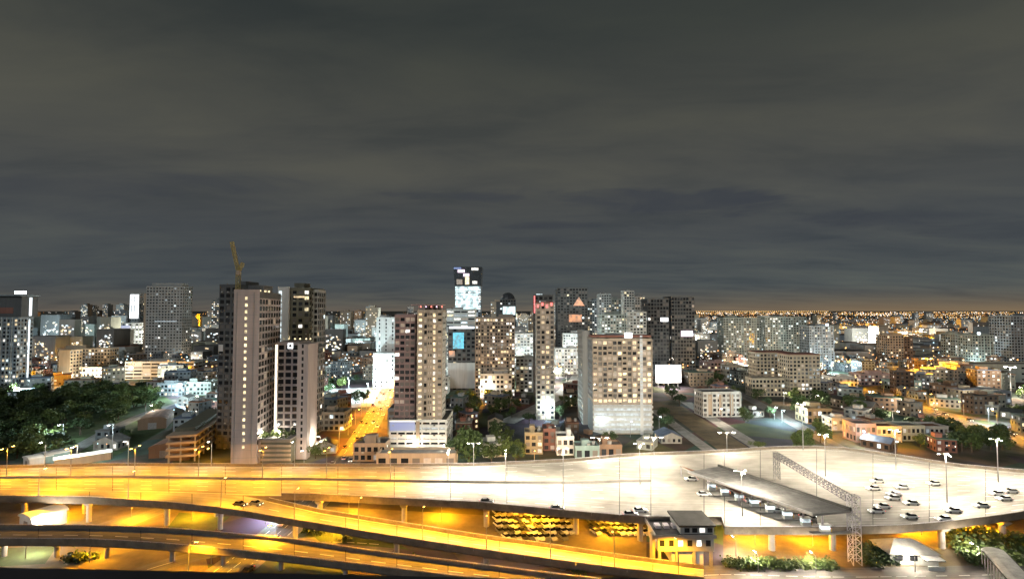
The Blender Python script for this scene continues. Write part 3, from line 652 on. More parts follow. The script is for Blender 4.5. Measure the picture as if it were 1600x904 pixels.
# end wall split round the stair windows
mb.quad((0, 0, 0), (WA, 0, 0), (WA, 0, zb0), (0, 0, zb0), 'wall_pink')
for r_ in range(nfl):
    z = zb0 + r_ * FL; w, h = 1.15, 1.45; x0, x1 = cx_ - w / 2, cx_ + w / 2; zs = z + .8; zt = zs + h
    mb.quad((0, 0, z), (WA, 0, z), (WA, 0, zs), (0, 0, zs), 'wall_pink'); mb.quad((0, 0, zt), (WA, 0, zt), (WA, 0, z + FL), (0, 0, z + FL), 'wall_pink')
    mb.quad((0, 0, zs), (x0, 0, zs), (x0, 0, zt), (0, 0, zt), 'wall_pink'); mb.quad((x1, 0, zs), (WA, 0, zs), (WA, 0, zt), (x1, 0, zt), 'wall_pink')
    mb.quad((x0, 0, zs), (x0, .3, zs), (x0, .3, zt), (x0, 0, zt), 'wall_pink'); mb.quad((x1, .3, zs), (x1, 0, zs), (x1, 0, zt), (x1, .3, zt), 'wall_pink')
    mb.quad((x0, 0, zs), (x1, 0, zs), (x1, .3, zs), (x0, .3, zs), 'wall_pink'); mb.quad((x0, .3, zt), (x1, .3, zt), (x1, 0, zt), (x0, 0, zt), 'wall_pink')
    panes.append(('front', (cx_, .3, (zs + zt) / 2), w, h, 0, r_))
mb.quad((0, 0, zb0 + nfl * FL), (WA, 0, zb0 + nfl * FL), (WA, 0, HA), (0, 0, HA), 'wall_pink')
mb.quad((WA, 0, 0), (WA, DA, 0), (WA, DA, 8.2), (WA, 0, 8.2), 'wall_pink')
facade(mb, panes, 'right', WA, DA, 8.2, HA - 3, FL, 4.2, .8, .68, .12, 'wall_pink')
mb.quad((WA, 0, HA - 3), (WA, DA, HA - 3), (WA, DA, HA), (WA, 0, HA), 'wall_dark')
mb.quad((0, DA, 0), (0, 0, 0), (0, 0, HA), (0, DA, HA), 'wall_grey'); mb.quad((WA, DA, 0), (0, DA, 0), (0, DA, HA), (WA, DA, HA), 'wall_grey')
mb.build('wall', root); rb = MB(); rb.quad((0, 0, HA), (WA, 0, HA), (WA, DA, HA), (0, DA, HA), 'roof_grey'); rb.build('roof', root)
rr = random.Random(3)
put_panes(root, panes, lambda p: 'lit_yellow' if p[0] == 'front' else ('lit_white' if (p[4] == 2 and p[5] > 20) else rr.choice(['glass_dark'] * 12 + ['glass_mid'] * 3 + ['glass_curtain', 'lit_warm_dim'])), True, 300)
part_box(root, 'parapet', -.1, WA + .1, -.1, .2, HA - .2, HA + .9, 'wall_pink'); part_box(root, 'plant_room', 2, 9, 12, 26, HA + .001, HA + 3.4, 'wall_dark')
for x, y in ((7.5, 2), (9.2, 6), (10.4, 10), (10.5, 15)): 
    b = MB(); b.box(x - .4, x + .4, y - .4, y + .4, HA + .002, HA + .9, 'lit_yellow'); b.build('roof_light', root)
FOOT.append((a.x, 250, 24)); TA = root
for r_ in range(nfl + 2): part_box(root, 'floor_band', .02, WA - .02, -.05, -.003, zb0 + r_ * FL - .06 if r_ <= nfl else 3.0, zb0 + r_ * FL + .06 if r_ <= nfl else 3.2, 'wall_grey')
part_box(root, 'rain_pipe', 8.6, 8.8, -.22, -.052, .5, HA - .3, 'wall_grey'); part_box(root, 'rain_pipe', 1.2, 1.36, -.22, -.052, .5, HA - .3, 'wall_grey')
# slab behind it, its shade put into the dark wall colour, with a square sign
t = tower('apartment_tower', 'dark unlit slab tower standing left behind the pinkish slab tower', 343, 372, 447, 262, 30, -4, 'wall_dark', fh=3.1, cw=3.2, lit=.02, indiv=True)
part_box(t, 'sign', .4, 2.8, -.3, -.01, 49, 52.5, 'wall_white')
# middle lower wing with lit corner strip, fin wall and podium
t = tower('apartment_tower', 'lower middle wing with a grid of dark windows and a terrace of warm lights', 434, 468, 537, 248, 14, 0, 'wall_pink', fh=3.05, cw=3.4, wf=.78, hf=.68, inset=.4, lit=.03, indiv=True, z0=11.0, roofbits=False, bands=.25, choose=lambda p: 'lit_white' if rr.random() < .02 else 'glass_dark')
Wt, Ht = t['W'], t['H']
part_box(t, 'light_strip', -.95, -.1, -.4, .2, 11.2, Ht - .3, 'strip_warm')
q = part_box(t, 'sign', 5.0, 7.4, -.28, -.07, Ht - 2.2, Ht + .4, 'sign_white')
b = MB(); b.tube((6.2, -.285, Ht - .9), (6.2, -.31, Ht - .9), .75, .75, 'wall_dark', 14); b.build('mark', q)
for x in (1.5, 4, 7, 9.5, 12.5, 15):
    b = MB(); b.tube((min(x, Wt + 4), 3, Ht), (min(x, Wt + 4), 3, Ht + 2.2), .06, .06, 'steel', 6); b.octa((min(x, Wt + 4), 3, Ht + 2.3), .55, 'lit_yellow'); b.build('terrace_light', t)
part_box(t, 'fin_wall', Wt + 1.0, Wt + 6.0, -4.5, -.3, 0.0, Ht + .3, 'wall_pink'); part_box(t, 'fin_wall', Wt + .1, Wt + 3.8, -.29, 13.5, 0.0, Ht - .2, 'wall_pink')
b = MB()
for i in range(17): b.box(Wt + 3.0, Wt + 3.9, -4.56, -4.5, 4 + i * 3.0, 5.8 + i * 3.0, 'glass_dark')
b.build('slot_windows', t)['kind'] = 'stuff'
# podium (parking) under the complex
pd_ = MB(); x0p = -5.6; x1p = Wt + .9
pd_.box(x0p, x1p, -10, 14, 10.4, 10.98, 'concrete'); pd_.box(x0p, x1p, -9.6, 14, 0, 10.39, 'wall_olive', False); pd_.build('podium', t)
for lv in (0.9, 3.0, 5.1, 7.2, 9.3):
    part_box(t, 'podium_slab', x0p + 3, x1p - .1, -10.1, -9.59, lv, lv + 1.0, 'wall_tan')
part_box(t, 'podium_wall', x0p - .1, x0p + 2.95, -10.2, -9.59, 0.0, 10.3, 'wall_pink')
for i in range(26):
    x, y = rr.uniform(x0p + 1, x1p - 1), rr.uniform(-9.5, -1); h = rr.uniform(.8, 2.4); b = MB()
    for _ in range(26):
        c = Vector((x + rr.gauss(0, .5), y + rr.gauss(0, .5), 11 + rr.uniform(.1, h))); u = Vector((rr.gauss(0, 1), rr.gauss(0, 1), rr.gauss(0, 1))).normalized() * .3; v = u.cross(Vector((rr.gauss(0, 1), rr.gauss(0, 1), rr.gauss(0, 1)))).normalized() * .22
        b.quad(c - u - v, c + u - v, c + u + v, c - u + v, 'leaf_c')
    b.build('planter_shrub', t)
for x, y in ((-3, -8), (2, -4), (5, -8)):
    b = MB(); b.tube((x, y, 11), (x, y, 13.4), .07, .06, 'steel', 6); b.octa((x, y, 13.6), .4, 'lamp_white'); o = b.build('garden_light', t)
    ld = bpy.data.lights.new('garden_light_glow', 'POINT'); ld.energy = 1500; ld.color = (1, .92, .75); ld.shadow_soft_size = .3; lo = link('garden_light_glow', ld, o); lo.location = (x, y, 13.1)
# tall rear block
t = tower('apartment_tower', 'tall rear block with a white lit shaft and olive upper floors', 437, 484, 452, 286, 22, 0, 'wall_olive', fh=3.1, cw=3.3, lit=.06, indiv=True)
W_, H_ = t['W'], t['H']
part_box(t, 'shaft', -.2, 5.8, -1.6, -.05, 40, H_ + 1.4, 'wall_white')
for i in range(11): part_box(t, 'shaft_window', .3, 1.9, -1.68, -1.59, 44 + i * 3.4, 46.4 + i * 3.4, 'lit_cool')
part_box(t, 'light_strip', 8, 14, -.16, -.07, H_ - 4.6, H_ - 3.7, 'lit_warm')
t = tower('apartment_tower', 'rear balcony tower with small closely set windows behind the terrace wing', 484, 497, 455, 291, 12, 0, 'wall_pale', side='wall_grey', fh=3.1, cw=2.9, wf=.74, hf=.64, lit=.08, indiv=True, balcony=2, bands=.5)
# tower crane
root = tag(empty('tower_crane', at(372, 447, 256), 0), 'thin yellowish tower crane with raised jib above the dark slab tower', 'crane'); root.location.z = 80
def lattice(name, a, b, w, n, mat, th, parent):
    a, b = Vector(a), Vector(b); d = (b - a).normalized(); up = Vector((0, 1, 0)) if abs(d.y) < .9 else Vector((1, 0, 0)); x = d.cross(up).normalized() * w / 2; y = x.cross(d).normalized() * w / 2
    m = MB(); cs = [-x - y, x - y, x + y, -x + y]
    for c in cs: m.beam(a + c, b + c, th, mat)
    for i in range(n):
        p, q = a.lerp(b, i / n), a.lerp(b, (i + 1) / n)
        for k in range(4):
            c0, c1 = cs[k], cs[(k + 1) % 4]; m.beam(p + c0, q + c1, th * .7, mat); m.beam(q + c0, q + c1, th * .7, mat)
    return m.build(name, parent)
lattice('mast', (0, 0, -2), (0, 0, 9), 1.6, 6, 'crane_paint', .22, root); lattice('jib', (0, 0, 9), (-3.6, 0, 24), 1.2, 9, 'crane_paint', .2, root); lattice('counter_jib', (0, 0, 9), (2.2, 0, 13.5), 1.2, 3, 'crane_paint', .2, root)
part_box(root, 'cab', -.2, 1.5, -1.9, -.5, 7.6, 9.6, 'wall_tan'); b = MB(); b.beam((2.2, 0, 13.5), (-3.2, 0, 22.5), .09, 'steel'); b.build('pendant_cable', root)

# twin wing tower
def choose2(p):
    return rr.choice(['glass_dark', 'glass_mid', 'glass_curtain', 'glass_curtain', 'glass_mid', 'lit_warm_dim']) if rr.random() < .95 else 'lit_white'
t = tower('apartment_tower', 'mauve left wing of the twin wing tower above the blue podium', 617, 649, 494, 254, 18, 0, 'wall_mauve', fh=2.75, cw=2.6, wf=.82, hf=.58, lit=.05, indiv=True, plinth=12, bands=.45, choose=choose2, roofbits=False)
H_ = t['H']; W_ = t['W']
def choose3(p):
    if p[0] == 'front' and p[4] in (0, 3): return rr.choice(['lit_yellow', 'lit_warm', 'lit_yellow', 'lit_white'])
    return rr.choice(['glass_curtain', 'glass_mid', 'glass_dark', 'lit_warm_dim', 'lit_warm_dim'])
t = tower('apartment_tower', 'beige right wing of the twin wing tower with two bright window columns', 653, 691, 487, 252, 14, 0, 'wall_beige', side='wall_pale', fh=2.8, cw=2.3, wf=.72, hf=.62, indiv=True, plinth=12, bands=.3, fins=4, choose=choose3, balcony=2, roofbits=False)
W_, H_ = t['W'], t['H']
for i in range(6): part_box(t, 'pergola_post', i * (W_ - .4) / 5, i * (W_ - .4) / 5 + .35, 1, 1.35, H_, H_ + 3.2, 'wall_mauve')
part_box(t, 'pergola_roof', -3.5, W_ + .3, .4, 9, H_ + 3.2, H_ + 3.7, 'wall_mauve'); part_box(t, 'plant_room', 2, W_ - 3, 9.1, 17, H_, H_ + 3.9, 'wall_olive')
for i in range(5): part_box(t, 'roof_light', 1 + i * 2.6, 1.5 + i * 2.6, .5, .9, H_ + 2.2, H_ + 2.9, 'sign_pink' if i % 2 else 'far_red')
t = tower('parking_podium', 'white slotted podium with a blue lit upper band under the twin wings', 608, 698, 657, 249, 26, 0, 'wall_white', fh=2.3, cw=4.2, wf=.84, hf=.45, inset=.8, indiv=True, roofbits=False, choose=lambda p: 'lit_cool_dim' if p[5] % 2 else 'glass_dark', parapet=.6)
W_, H_ = t['W'], t['H']
part_box(t, 'blue_band', .4, W_ * .45, -.24, -.05, H_ - 4.6, H_ - .4, 'sign_blue'); part_box(t, 'column', W_ * .47, W_ * .53, -.5, -.02, 0.0, H_ - .2, 'wall_tan')
part_box(t, 'light_strip', .2, W_ * .46, -.3, -.07, H_ - .3, H_ - .05, 'strip_warm')
t = tower('low_hall', 'low flat roofed hall with a pale roof in front of the slotted podium', 588, 712, 711, 231, 10, 0, 'wall_tan', fh=3, cw=5, lit=.3, roof='roof_light', roofbits=False)

# slim tower with red crown
def choose4(p): return rr.choice(['lit_warm', 'lit_yellow', 'lit_warm_dim', 'glass_dark']) if p[0] == 'front' and p[4] in (1, 2) else rr.choice(['glass_dark', 'glass_curtain', 'glass_mid'])
t = tower('apartment_tower', 'slim tower with a red lit crown and warm central windows', 838, 866, 476, 330, 16, 0, 'wall_beige', side='wall_pale', fh=3.1, cw=2.9, lit=.3, indiv=True, choose=choose4, balcony=0)
W_, H_ = t['W'], t['H']
for i in range(4): part_box(t, 'red_light', .4 + i * 2.9, 1.6 + i * 2.9, -.5, -.07, H_ - 1.8 + (i % 2) * 1.2, H_ + .2 + (i % 2) * 1.2, 'sign_red')
part_box(t, 'crown_frame', -.4, W_ + .4, -.2, 14, H_ + 1.2, H_ + 1.9, 'wall_redbrown')
# wide apartment tower
def choose5(p):
    if p[5] == 0: return 'lit_warm'
    if p[0] != 'front': return rr.choice(['glass_dark', 'glass_curtain', 'lit_warm_dim'])
    if p[4] in (1, 4, 7): return rr.choice(['glass_curtain', 'lit_warm_dim', 'glass_mid'])
    return rr.choice(['lit_warm_dim', 'lit_warm_dim', 'lit_warm', 'lit_yellow', 'glass_dark', 'glass_curtain', 'glass_mid', 'glass_dark'])
t = tower('apartment_tower', 'wide beige apartment tower with many warm windows above a white car park base', 926, 1018, 531, 292, 20, 0, 'wall_beige', side='wall_grey', fh=2.75, cw=2.85, wf=.74, hf=.62, indiv=True, plinth=17.2, bands=.3, fins=6, choose=choose5, balcony=3)
W_, H_ = t['W'], t['H']
for lv in range(6):
    part_box(t, 'car_park_slab', -.3, W_ + .3, -.9, -.01, .8 + lv * 2.8, 2.0 + lv * 2.8, 'wall_pale')
part_box(t, 'car_park_lights', .5, W_ - .5, -.32, -.02, 2.3, 16.4, 'lit_cool_dim')
part_box(t, 'stair_shaft', W_ * .79, W_ * .84, -1.3, -.92, 0.0, H_, 'wall_white')
for i in range(22): part_box(t, 'shaft_window', W_ * .795, W_ * .835, -1.36, -1.29, 19 + i * 1.7, 19.9 + i * 1.7, 'lit_cool_dim')
part_box(t, 'roof_sign', W_ * .55, W_ * .68, 1, 1.4, H_ + 1.1, H_ + 4.2, 'sign_white'); part_box(t, 'roof_frame', -.3, W_ + .3, 1.5, 14, H_ + 1.5, H_ + 2.6, 'wall_redbrown')
t = tower('apartment_tower', 'narrow pale slab just left of the wide beige apartment tower', 910, 921, 519, 316, 24, 0, 'wall_pale', fh=3, cw=4, lit=.08, blank=('front',), indiv=True, roofbits=False)

# ------------------------------------------------------------------ further landmark buildings
t = tower('hotel_tower', 'hotel tower at the left edge with vertical white light strips', -90, 28, 497, 427, 14, 0, 'wall_bluegrey', fh=3.2, cw=3.1, lit=.22, indiv=True, roofbits=False)
W_, H_ = t['W'], t['H']
part_box(t, 'light_strip', W_ + .02, W_ + .4, 9.6, 10.6, 4, H_ - 1, 'strip_white'); part_box(t, 'light_strip', W_ + .61, W_ + .9, 9.0, 11.2, H_ + 2, H_ + 17.5, 'strip_white')
for k in range(9): part_box(t, 'rib', W_ - 40 + k * 4.4, W_ - 39.2 + k * 4.4, -.35, -.02, 3, H_ + .8, 'wall_pale')
part_box(t, 'upper_block', -1, W_ + .6, 2, 17, H_ + 1.01, H_ + 18.5, 'wall_dark')
part_box(t, 'red_band', W_ * .3, W_ - 6, 1.8, 1.99, H_ + 4, H_ + 9, 'wall_redbrown'); part_box(t, 'roof_slab', -2, W_ + 1.2, 0, 18, H_ + 18.6, H_ + 19.6, 'wall_bluegrey'); part_box(t, 'roof_sign', W_ - 8.5, W_ + 1, 5, 5.6, H_ + 20.4, H_ + 22.8, 'sign_ice')
t = tower('low_shopfront', 'glowing teal shopfront at the foot of the hotel tower', -40, 30, 612, 400, 14, 0, 'wall_teal', fh=3, cw=5, lit=.8, warm=0, roofbits=False)
t = tower('court_building', 'cream floodlit apartment court behind the park', 90, 172, 545, 535, 12, 0, 'wall_cream', fh=3.1, cw=3.2, lit=.12)
t = tower('court_building', 'cream corner block with a bare lit wall in the apartment court', 92, 110, 548, 505, 14, 0, 'wall_cream', fh=3.1, cw=3.6, lit=.05, blank=('front',), roofbits=False)
t = tower('court_hall', 'low cream hall at the centre of the floodlit court', 128, 168, 575, 505, 16, 0, 'wall_cream', fh=3.4, cw=4, lit=.1, roof='roof_light', roofbits=False)
t = tower('office_tower', 'broad grey office tower with few lights behind the park', 229, 286, 448, 650, 20, 0, 'wall_grey', fh=3.6, cw=4.0, wf=.6, hf=.5, lit=.05, warm=.2, indiv=False)
W_, H_ = t['W'], t['H']; part_box(t, 'light_strip', W_ * .25, W_ * .85, -.3, -.02, 55, 56.4, 'lit_cool_dim'); part_box(t, 'corner_bay', -5.5, -.3, 4, 18, 0.0, H_ - 8, 'wall_tan')
part_box(t, 'crown', 4, W_ - 4, 4, 17, H_ + 1.0, H_ + 5, 'wall_grey')
t = tower('banded_podium', 'wide low building with pale horizontal bands before the grey office tower', 195, 300, 566, 520, 24, 3, 'wall_pale', fh=3.4, cw=9, wf=.94, hf=.5, inset=.7, lit=.12, warm=.5)
t = tower('sign_tower', 'narrow dark block carrying a tall white vertical sign', 203, 219, 459, 800, 14, 0, 'wall_dark', fh=3.5, cw=4, lit=.05, roofbits=False)
W_, H_ = t['W'], t['H']; q = part_box(t, 'sign', 1.2, W_ - 2, -.8, -.02, H_ - 38, H_ - 1, 'sign_white')
for x0, x1, z0_, z1_ in ((3, 4.6, 26, 34), (7.5, 9.1, 26, 34), (4.61, 7.49, 32, 33.6), (3, 9.1, 19, 20.6), (3, 4.6, 9, 18.9), (7.5, 9.1, 9, 18.9)):
    part_box(q, 'glyph_stroke', x0, x1, -.9, -.81, H_ - 38 + z0_, H_ - 38 + z1_, 'wall_bluegrey')
t = tower('shop_hall', 'low hall with a blue glowing sign left of the grey office tower', 180, 222, 505, 760, 20, 0, 'wall_bluegrey', fh=3.5, cw=5, lit=.3, warm=.1, roofbits=False); part_box(t, 'sign', 2, 22, -.5, -.02, 40, 47, 'sign_blue')
t = tower('white_block', 'upper white block of the stacked pair left of the twin wing tower', 588, 619, 497, 480, 18, 0, 'wall_white', fh=3.4, cw=6, wf=.2, hf=.6, lit=.2, warm=.2)
t = tower('white_block', 'brighter lower white block in front of the stacked pair', 583, 618, 553, 462, 12, 0, 'wall_white', fh=3.6, cw=5, wf=.3, hf=.5, lit=.6, warm=.2, roofbits=False)
t = tower('glass_tower', 'bright glass tower with a cyan white lit shaft and dark crown, tallest on the skyline', 712, 751, 447, 900, 40, 0, 'wall_bluegrey', fh=4, cw=4.2, wf=.85, hf=.7, lit=.9, warm=.02, roofbits=False)
W_, H_ = t['W'], t['H']
for i in range(14): part_box(t, 'light_band', -.6, W_ - 3 - (i % 3), -1.0, -.02, H_ - 40 + i * 2.9, H_ - 40 + i * 2.9 + rr.choice((1.0, 1.7, 2.2)), 'strip_cyan')
b = MB(); zt = H_ + 34
b.v += [(-1.5, -1.5, H_ + 1.02), (W_ + .5, -1.5, H_ + 1.02), (W_ + .5, 40, H_ + 1.02), (-1.5, 40, H_ + 1.02), (-4, -3, zt), (W_ + 2.5, -3, zt), (W_ + 2.5, 42, zt), (-4, 42, zt)]
for f in ((4, 5, 6, 7), (0, 1, 5, 4), (1, 2, 6, 5), (2, 3, 7, 6), (3, 0, 4, 7), (3, 2, 1, 0)): b.f.append(f); b.m.append(b.mi('glass_mid'))
b.build('crown', t)
for x0, x1, z0_, z1_, m in ((4, 16, 24, 29, 'sign_pink'), (14, 24, 17, 22, 'sign_pink'), (28, 40, 28, 32, 'lit_white'), (17, 24, 3, 16, 'lit_yellow'), (30, 38, 4, 9, 'lit_white'), (2, 12, 3, 12, 'lit_warm_dim'), (-3, 10, 30, 33, 'sign_blue')):
    part_box(t, 'crown_light', x0, x1, -4.6, -3.2, H_ + z0_, H_ + z1_, m)
t = tower('screen_building', 'dark fronted building with a glowing cyan screen right of the twin wings', 700, 743, 512, 450, 20, 0, 'wall_dark', fh=3.6, cw=4, lit=.06, roofbits=False, indiv=False)
W_, H_ = t['W'], t['H']; part_box(t, 'screen', 4.5, 14, -.7, -.02, H_ - 18, H_ - 4, 'sign_cyan'); part_box(t, 'light_band', 1, W_ - 1, -.6, -.02, H_ - .6, H_ + 1.3, 'strip_white')
part_box(t, 'red_sign', 1, 6, -.7, -.02, H_ - 25, H_ - 20, 'sign_orange'); part_box(t, 'white_front', -.2, W_ + .2, -1.2, -.03, 2, 24, 'wall_white')
t = tower('banded_block', 'pale banded block with orange lights behind the cyan screen building', 698, 742, 484, 480, 20, 0, 'wall_pale', fh=3.3, cw=6, wf=.9, hf=.4, lit=.5, warm=.8)
t = tower('apartment_tower', 'speckled beige tower full of small warm lit windows', 743, 804, 497, 420, 24, 0, 'wall_beige', fins=8, fh=2.8, cw=2.3, wf=.74, hf=.6, lit=.38, warm=.95, indiv=True)
t = tower('domed_tower', 'small dark domed tower with a white lit base on the skyline', 781, 806, 468, 820, 26, 0, 'wall_dark', fh=4, cw=4, lit=.1, warm=.2, roofbits=False)
W_, H_ = t['W'], t['H']; b = MB()
for i in range(5):
    a0, a1 = i * math.pi / 10, (i + 1) * math.pi / 10; b.tube((W_ / 2, 13, H_ + 12 * math.sin(a0)), (W_ / 2, 13, H_ + 12 * math.sin(a1)), W_ * .46 * math.cos(a0), W_ * .46 * math.cos(a1), 'glass_mid', 14, False)
b.build('dome', t); part_box(t, 'light_panel', 5, W_ - 1, -.5, -.02, H_ - 24, H_ - 11, 'strip_cyan'); part_box(t, 'side_block', -6, -.1, 5, 22, 0.0, H_ - 3, 'wall_dark')
t = tower('white_block', 'pale block glowing white between the speckled and slim towers', 803, 838, 522, 600, 20, 0, 'wall_white', fh=3.4, cw=4, lit=.35, warm=.4)
t = tower('office_tower', 'dark tower with a red edge rising behind the slim tower', 834, 864, 462, 420, 18, 0, 'wall_dark', fh=3.4, cw=3.6, lit=.08, roofbits=False, top=None)
W_, H_ = t['W'], t['H']; part_box(t, 'red_light', .1, 1.1, -.4, -.02, H_ - 14, H_, 'sign_red'); part_box(t, 'roof_light', 2, 7, .5, 1, H_ + .4, H_ + 1.6, 'lit_cool')
t = tower('office_tower', 'flat topped dark tower with an orange gabled sign', 871, 918, 450, 700, 36, 0, 'wall_dark', fh=3.8, cw=4, lit=.03, roofbits=False)
W_, H_ = t['W'], t['H']
b = MB(); b.poly([(W_ * .52, -.6, H_ - 24), (W_ * .9, -.6, H_ - 24), (W_ * .71, -.6, H_ - 12)], 'sign_orange'); b.poly([(W_ * .52, -.1, H_ - 24), (W_ * .71, -.1, H_ - 12), (W_ * .9, -.1, H_ - 24)], 'sign_orange')
b.quad((W_ * .52, -.6, H_ - 24), (W_ * .71, -.6, H_ - 12), (W_ * .71, -.1, H_ - 12), (W_ * .52, -.1, H_ - 24), 'sign_orange'); b.quad((W_ * .71, -.6, H_ - 12), (W_ * .9, -.6, H_ - 24), (W_ * .9, -.1, H_ - 24), (W_ * .71, -.1, H_ - 12), 'sign_orange'); b.build('gable_sign', t)
part_box(t, 'orange_sign', W_ * .38, W_ * .8, -.6, -.02, H_ - 46, H_ - 36, 'sign_orange')
for k, (x0, x1, yt, Y, wl, lb) in enumerate(((936, 955, 460, 640, 'wall_grey', 'grey residential tower next right of the dark orange sign tower'), (956, 974, 468, 690, 'wall_greygreen', 'lower grey green residential tower in the skyline cluster'),
        (975, 991, 455, 620, 'wall_pale', 'tallest pale residential tower of the skyline cluster'), (992, 1008, 464, 660, 'wall_grey', 'right hand grey residential tower of the skyline cluster'), (918, 936, 470, 720, 'wall_bluegrey', 'blue grey residential tower at the left of the cluster'),
        (940, 985, 492, 560, 'wall_greygreen', 'broad grey green residential block below the skyline cluster'), (984, 1010, 488, 540, 'wall_pale', 'pale narrow block beside the twin dark glass towers'))):
    tower('residential_tower', lb, x0, x1, yt, Y, 18, 0, wl, fh=3.1, cw=3.2, lit=.3, warm=.6, seed=100 + k)
t = tower('glass_tower', 'left of the twin dark glass towers, with a small white sign', 1012, 1045, 467, 550, 28, 0, 'wall_dark', fh=3.8, cw=3.2, wf=.8, hf=.7, lit=.02, roofbits=False); W_, H_ = t['W'], t['H']; part_box(t, 'sign', W_ * .6, W_ * .95, -.6, -.02, H_ - 24, H_ - 20, 'sign_white')
t = tower('glass_tower', 'right of the twin dark glass towers, with a lilac sign low down', 1049, 1085, 464, 550, 34, 0, 'wall_dark', side='wall_dark', fh=3.8, cw=3.2, wf=.8, hf=.7, lit=.02, roofbits=False); W_, H_ = t['W'], t['H']; part_box(t, 'sign', W_ * .4, W_ * .9, -.6, -.02, H_ - 42, H_ - 36, 'sign_pink')
b = tag(empty('lit_hoarding', at(1025, 592, 470), 0), 'large blank white lit hoarding right of the wide apartment tower', 'billboard'); b.location.z = 0; FOOT.append((b.location.x + 11, 462, 22)); FOOT.append((b.location.x + 9, 430, 16))
zt = at(1045, 570, 470).z; wv = at(1064, 570, 470).x - b.location.x; part_box(b, 'panel', 0, wv, 0, .5, 4, zt, 'sign_white'); part_box(b, 'frame', -.4, wv + .4, .51, 1.2, 3.4, zt + .4, 'steel')
for i in range(3): part_box(b, 'post', 2 + i * (wv - 5) / 2, 2.8 + i * (wv - 5) / 2, 1.21, 2, 0.0, zt - 1, 'steel')
for k, (x0, x1, yt, Y, wl, lb) in enumerate(((1130, 1190, 497, 660, 'wall_greygreen', 'left grey green apartment slab above the cream slabs'), (1195, 1260, 496, 650, 'wall_greygreen', 'middle grey green apartment slab with ribbed front'), (1264, 1302, 510, 610, 'wall_bluegrey', 'right grey apartment slab with a bright roof lamp'))):
    t = tower('apartment_slab', lb, x0, x1, yt, Y, 20, 0, wl, fh=3, cw=3.3, lit=.2, warm=.4, fins=6, indiv=False, seed=200 + k)
part_box(t, 'roof_light', 20, 23, -.5, .2, t['H'] + 1.2, t['H'] + 3.4, 'sign_ice')
t = tower('apartment_slab', 'cream apartment slab with brown roof line, left half of the pair', 1182, 1232, 552, 440, 16, 0, 'wall_cream', fh=2.9, cw=2.9, lit=.12, warm=.8, indiv=True, roofbits=False); part_box(t, 'roof_edge', -.5, t['W'] + .5, -.6, 16, t['H'] + 1.01, t['H'] + 1.6, 'wall_redbrown')
t = tower('apartment_slab', 'cream apartment slab with brown roof line, right half of the pair', 1233, 1281, 556, 410, 18, 0, 'wall_cream', fh=2.9, cw=2.9, lit=.15, warm=.8, indiv=True, roofbits=False); part_box(t, 'roof_edge', -.5, t['W'] + .5, -.6, 18, t['H'] + 1.01, t['H'] + 1.6, 'wall_redbrown')
t = tower('apartment_slab', 'lower cream annexe in front of the cream apartment slabs', 1175, 1232, 592, 418, 12, 0, 'wall_cream', fh=2.9, cw=3.1, lit=.12, warm=.8, roofbits=False)
t = tower('apartment_block', 'small white block with brown stripes beside the canal strips', 1098, 1158, 614, 338, 14, 3, 'wall_dirtywhite', fh=3, cw=3.1, lit=.08, indiv=True, fins=4, roofbits=False)
for i in (1, 3, 5): part_box(t, 'brown_panel', t['W'] * i / 7, t['W'] * (i + .7) / 7, -.12, -.005, 1.5, t['H'] - 1, 'wall_tan')
for k, (x0, x1, yt, Y, wl, lb) in enumerate(((1337, 1369, 664, 274, 'wall_salmon', 'pink house at the end of the cream row'), (1370, 1409, 668, 274, 'wall_cream', 'cream middle house of the row beside the plaza'), (1410, 1445, 667, 277, 'wall_greygreen', 'grey green house in the row beside the plaza'), (1446, 1482, 668, 280, 'wall_grey', 'grey house at the end of the row by the trees'))):
    tower('row_house', lb, x0, x1, yt, Y, 11, 0, wl, fh=3, cw=2.6, lit=.12, indiv=True, seed=300 + k, roofbits=False, roof='roof_rust' if k % 2 else 'roof_grey')
t = tower('apartment_block', 'orange lit twin block left of the orange lights, taller half', 1386, 1412, 524, 630, 20, 0, 'wall_tan', fh=3.1, cw=3.4, lit=.1, warm=1); t = tower('apartment_block', 'orange lit twin block, shorter half', 1413, 1426, 528, 634, 20, 0, 'wall_brown', fh=3.1, cw=3.4, lit=.1, warm=1, roofbits=False)
t = tower('apartment_tower', 'grey green tower at right, left half of a pair', 1492, 1517, 522, 600, 20, 0, 'wall_greygreen', fh=3.1, cw=3.2, lit=.12, warm=.3); t = tower('apartment_tower', 'grey green tower at right with a white star lamp on its roof', 1519, 1556, 524, 580, 22, 0, 'wall_greygreen', fh=3.1, cw=3.2, lit=.15, warm=.3, fins=4); part_box(t, 'roof_light', 6, 9, -.5, .2, t['H'] + 1.2, t['H'] + 3.6, 'sign_ice')
t = tower('apartment_tower', 'grey tower cut by the right edge of the picture', 1579, 1640, 494, 560, 26, 0, 'wall_bluegrey', fh=3.1, cw=3.4, lit=.05); 
t = tower('long_shed', 'long low grey green building at the right edge', 1515, 1660, 570, 500, 24, 0, 'wall_greygreen', fh=5, cw=14, wf=.3, hf=.3, lit=.1, roofbits=False)
t = tower('white_block', 'small white block at the left end of the long shed', 1488, 1514, 568, 498, 16, 0, 'wall_white', fh=3.2, cw=4, lit=.1, roofbits=False)
t = tower('screen_building', 'dark block with a glowing blue white screen beside the highway', 1528, 1580, 612, 388, 16, 0, 'wall_bluegrey', fh=3.2, cw=3.6, lit=.06, roofbits=False); part_box(t, 'screen', 4, 17, -.6, -.02, 3, t['H'] - 2, 'sign_led')
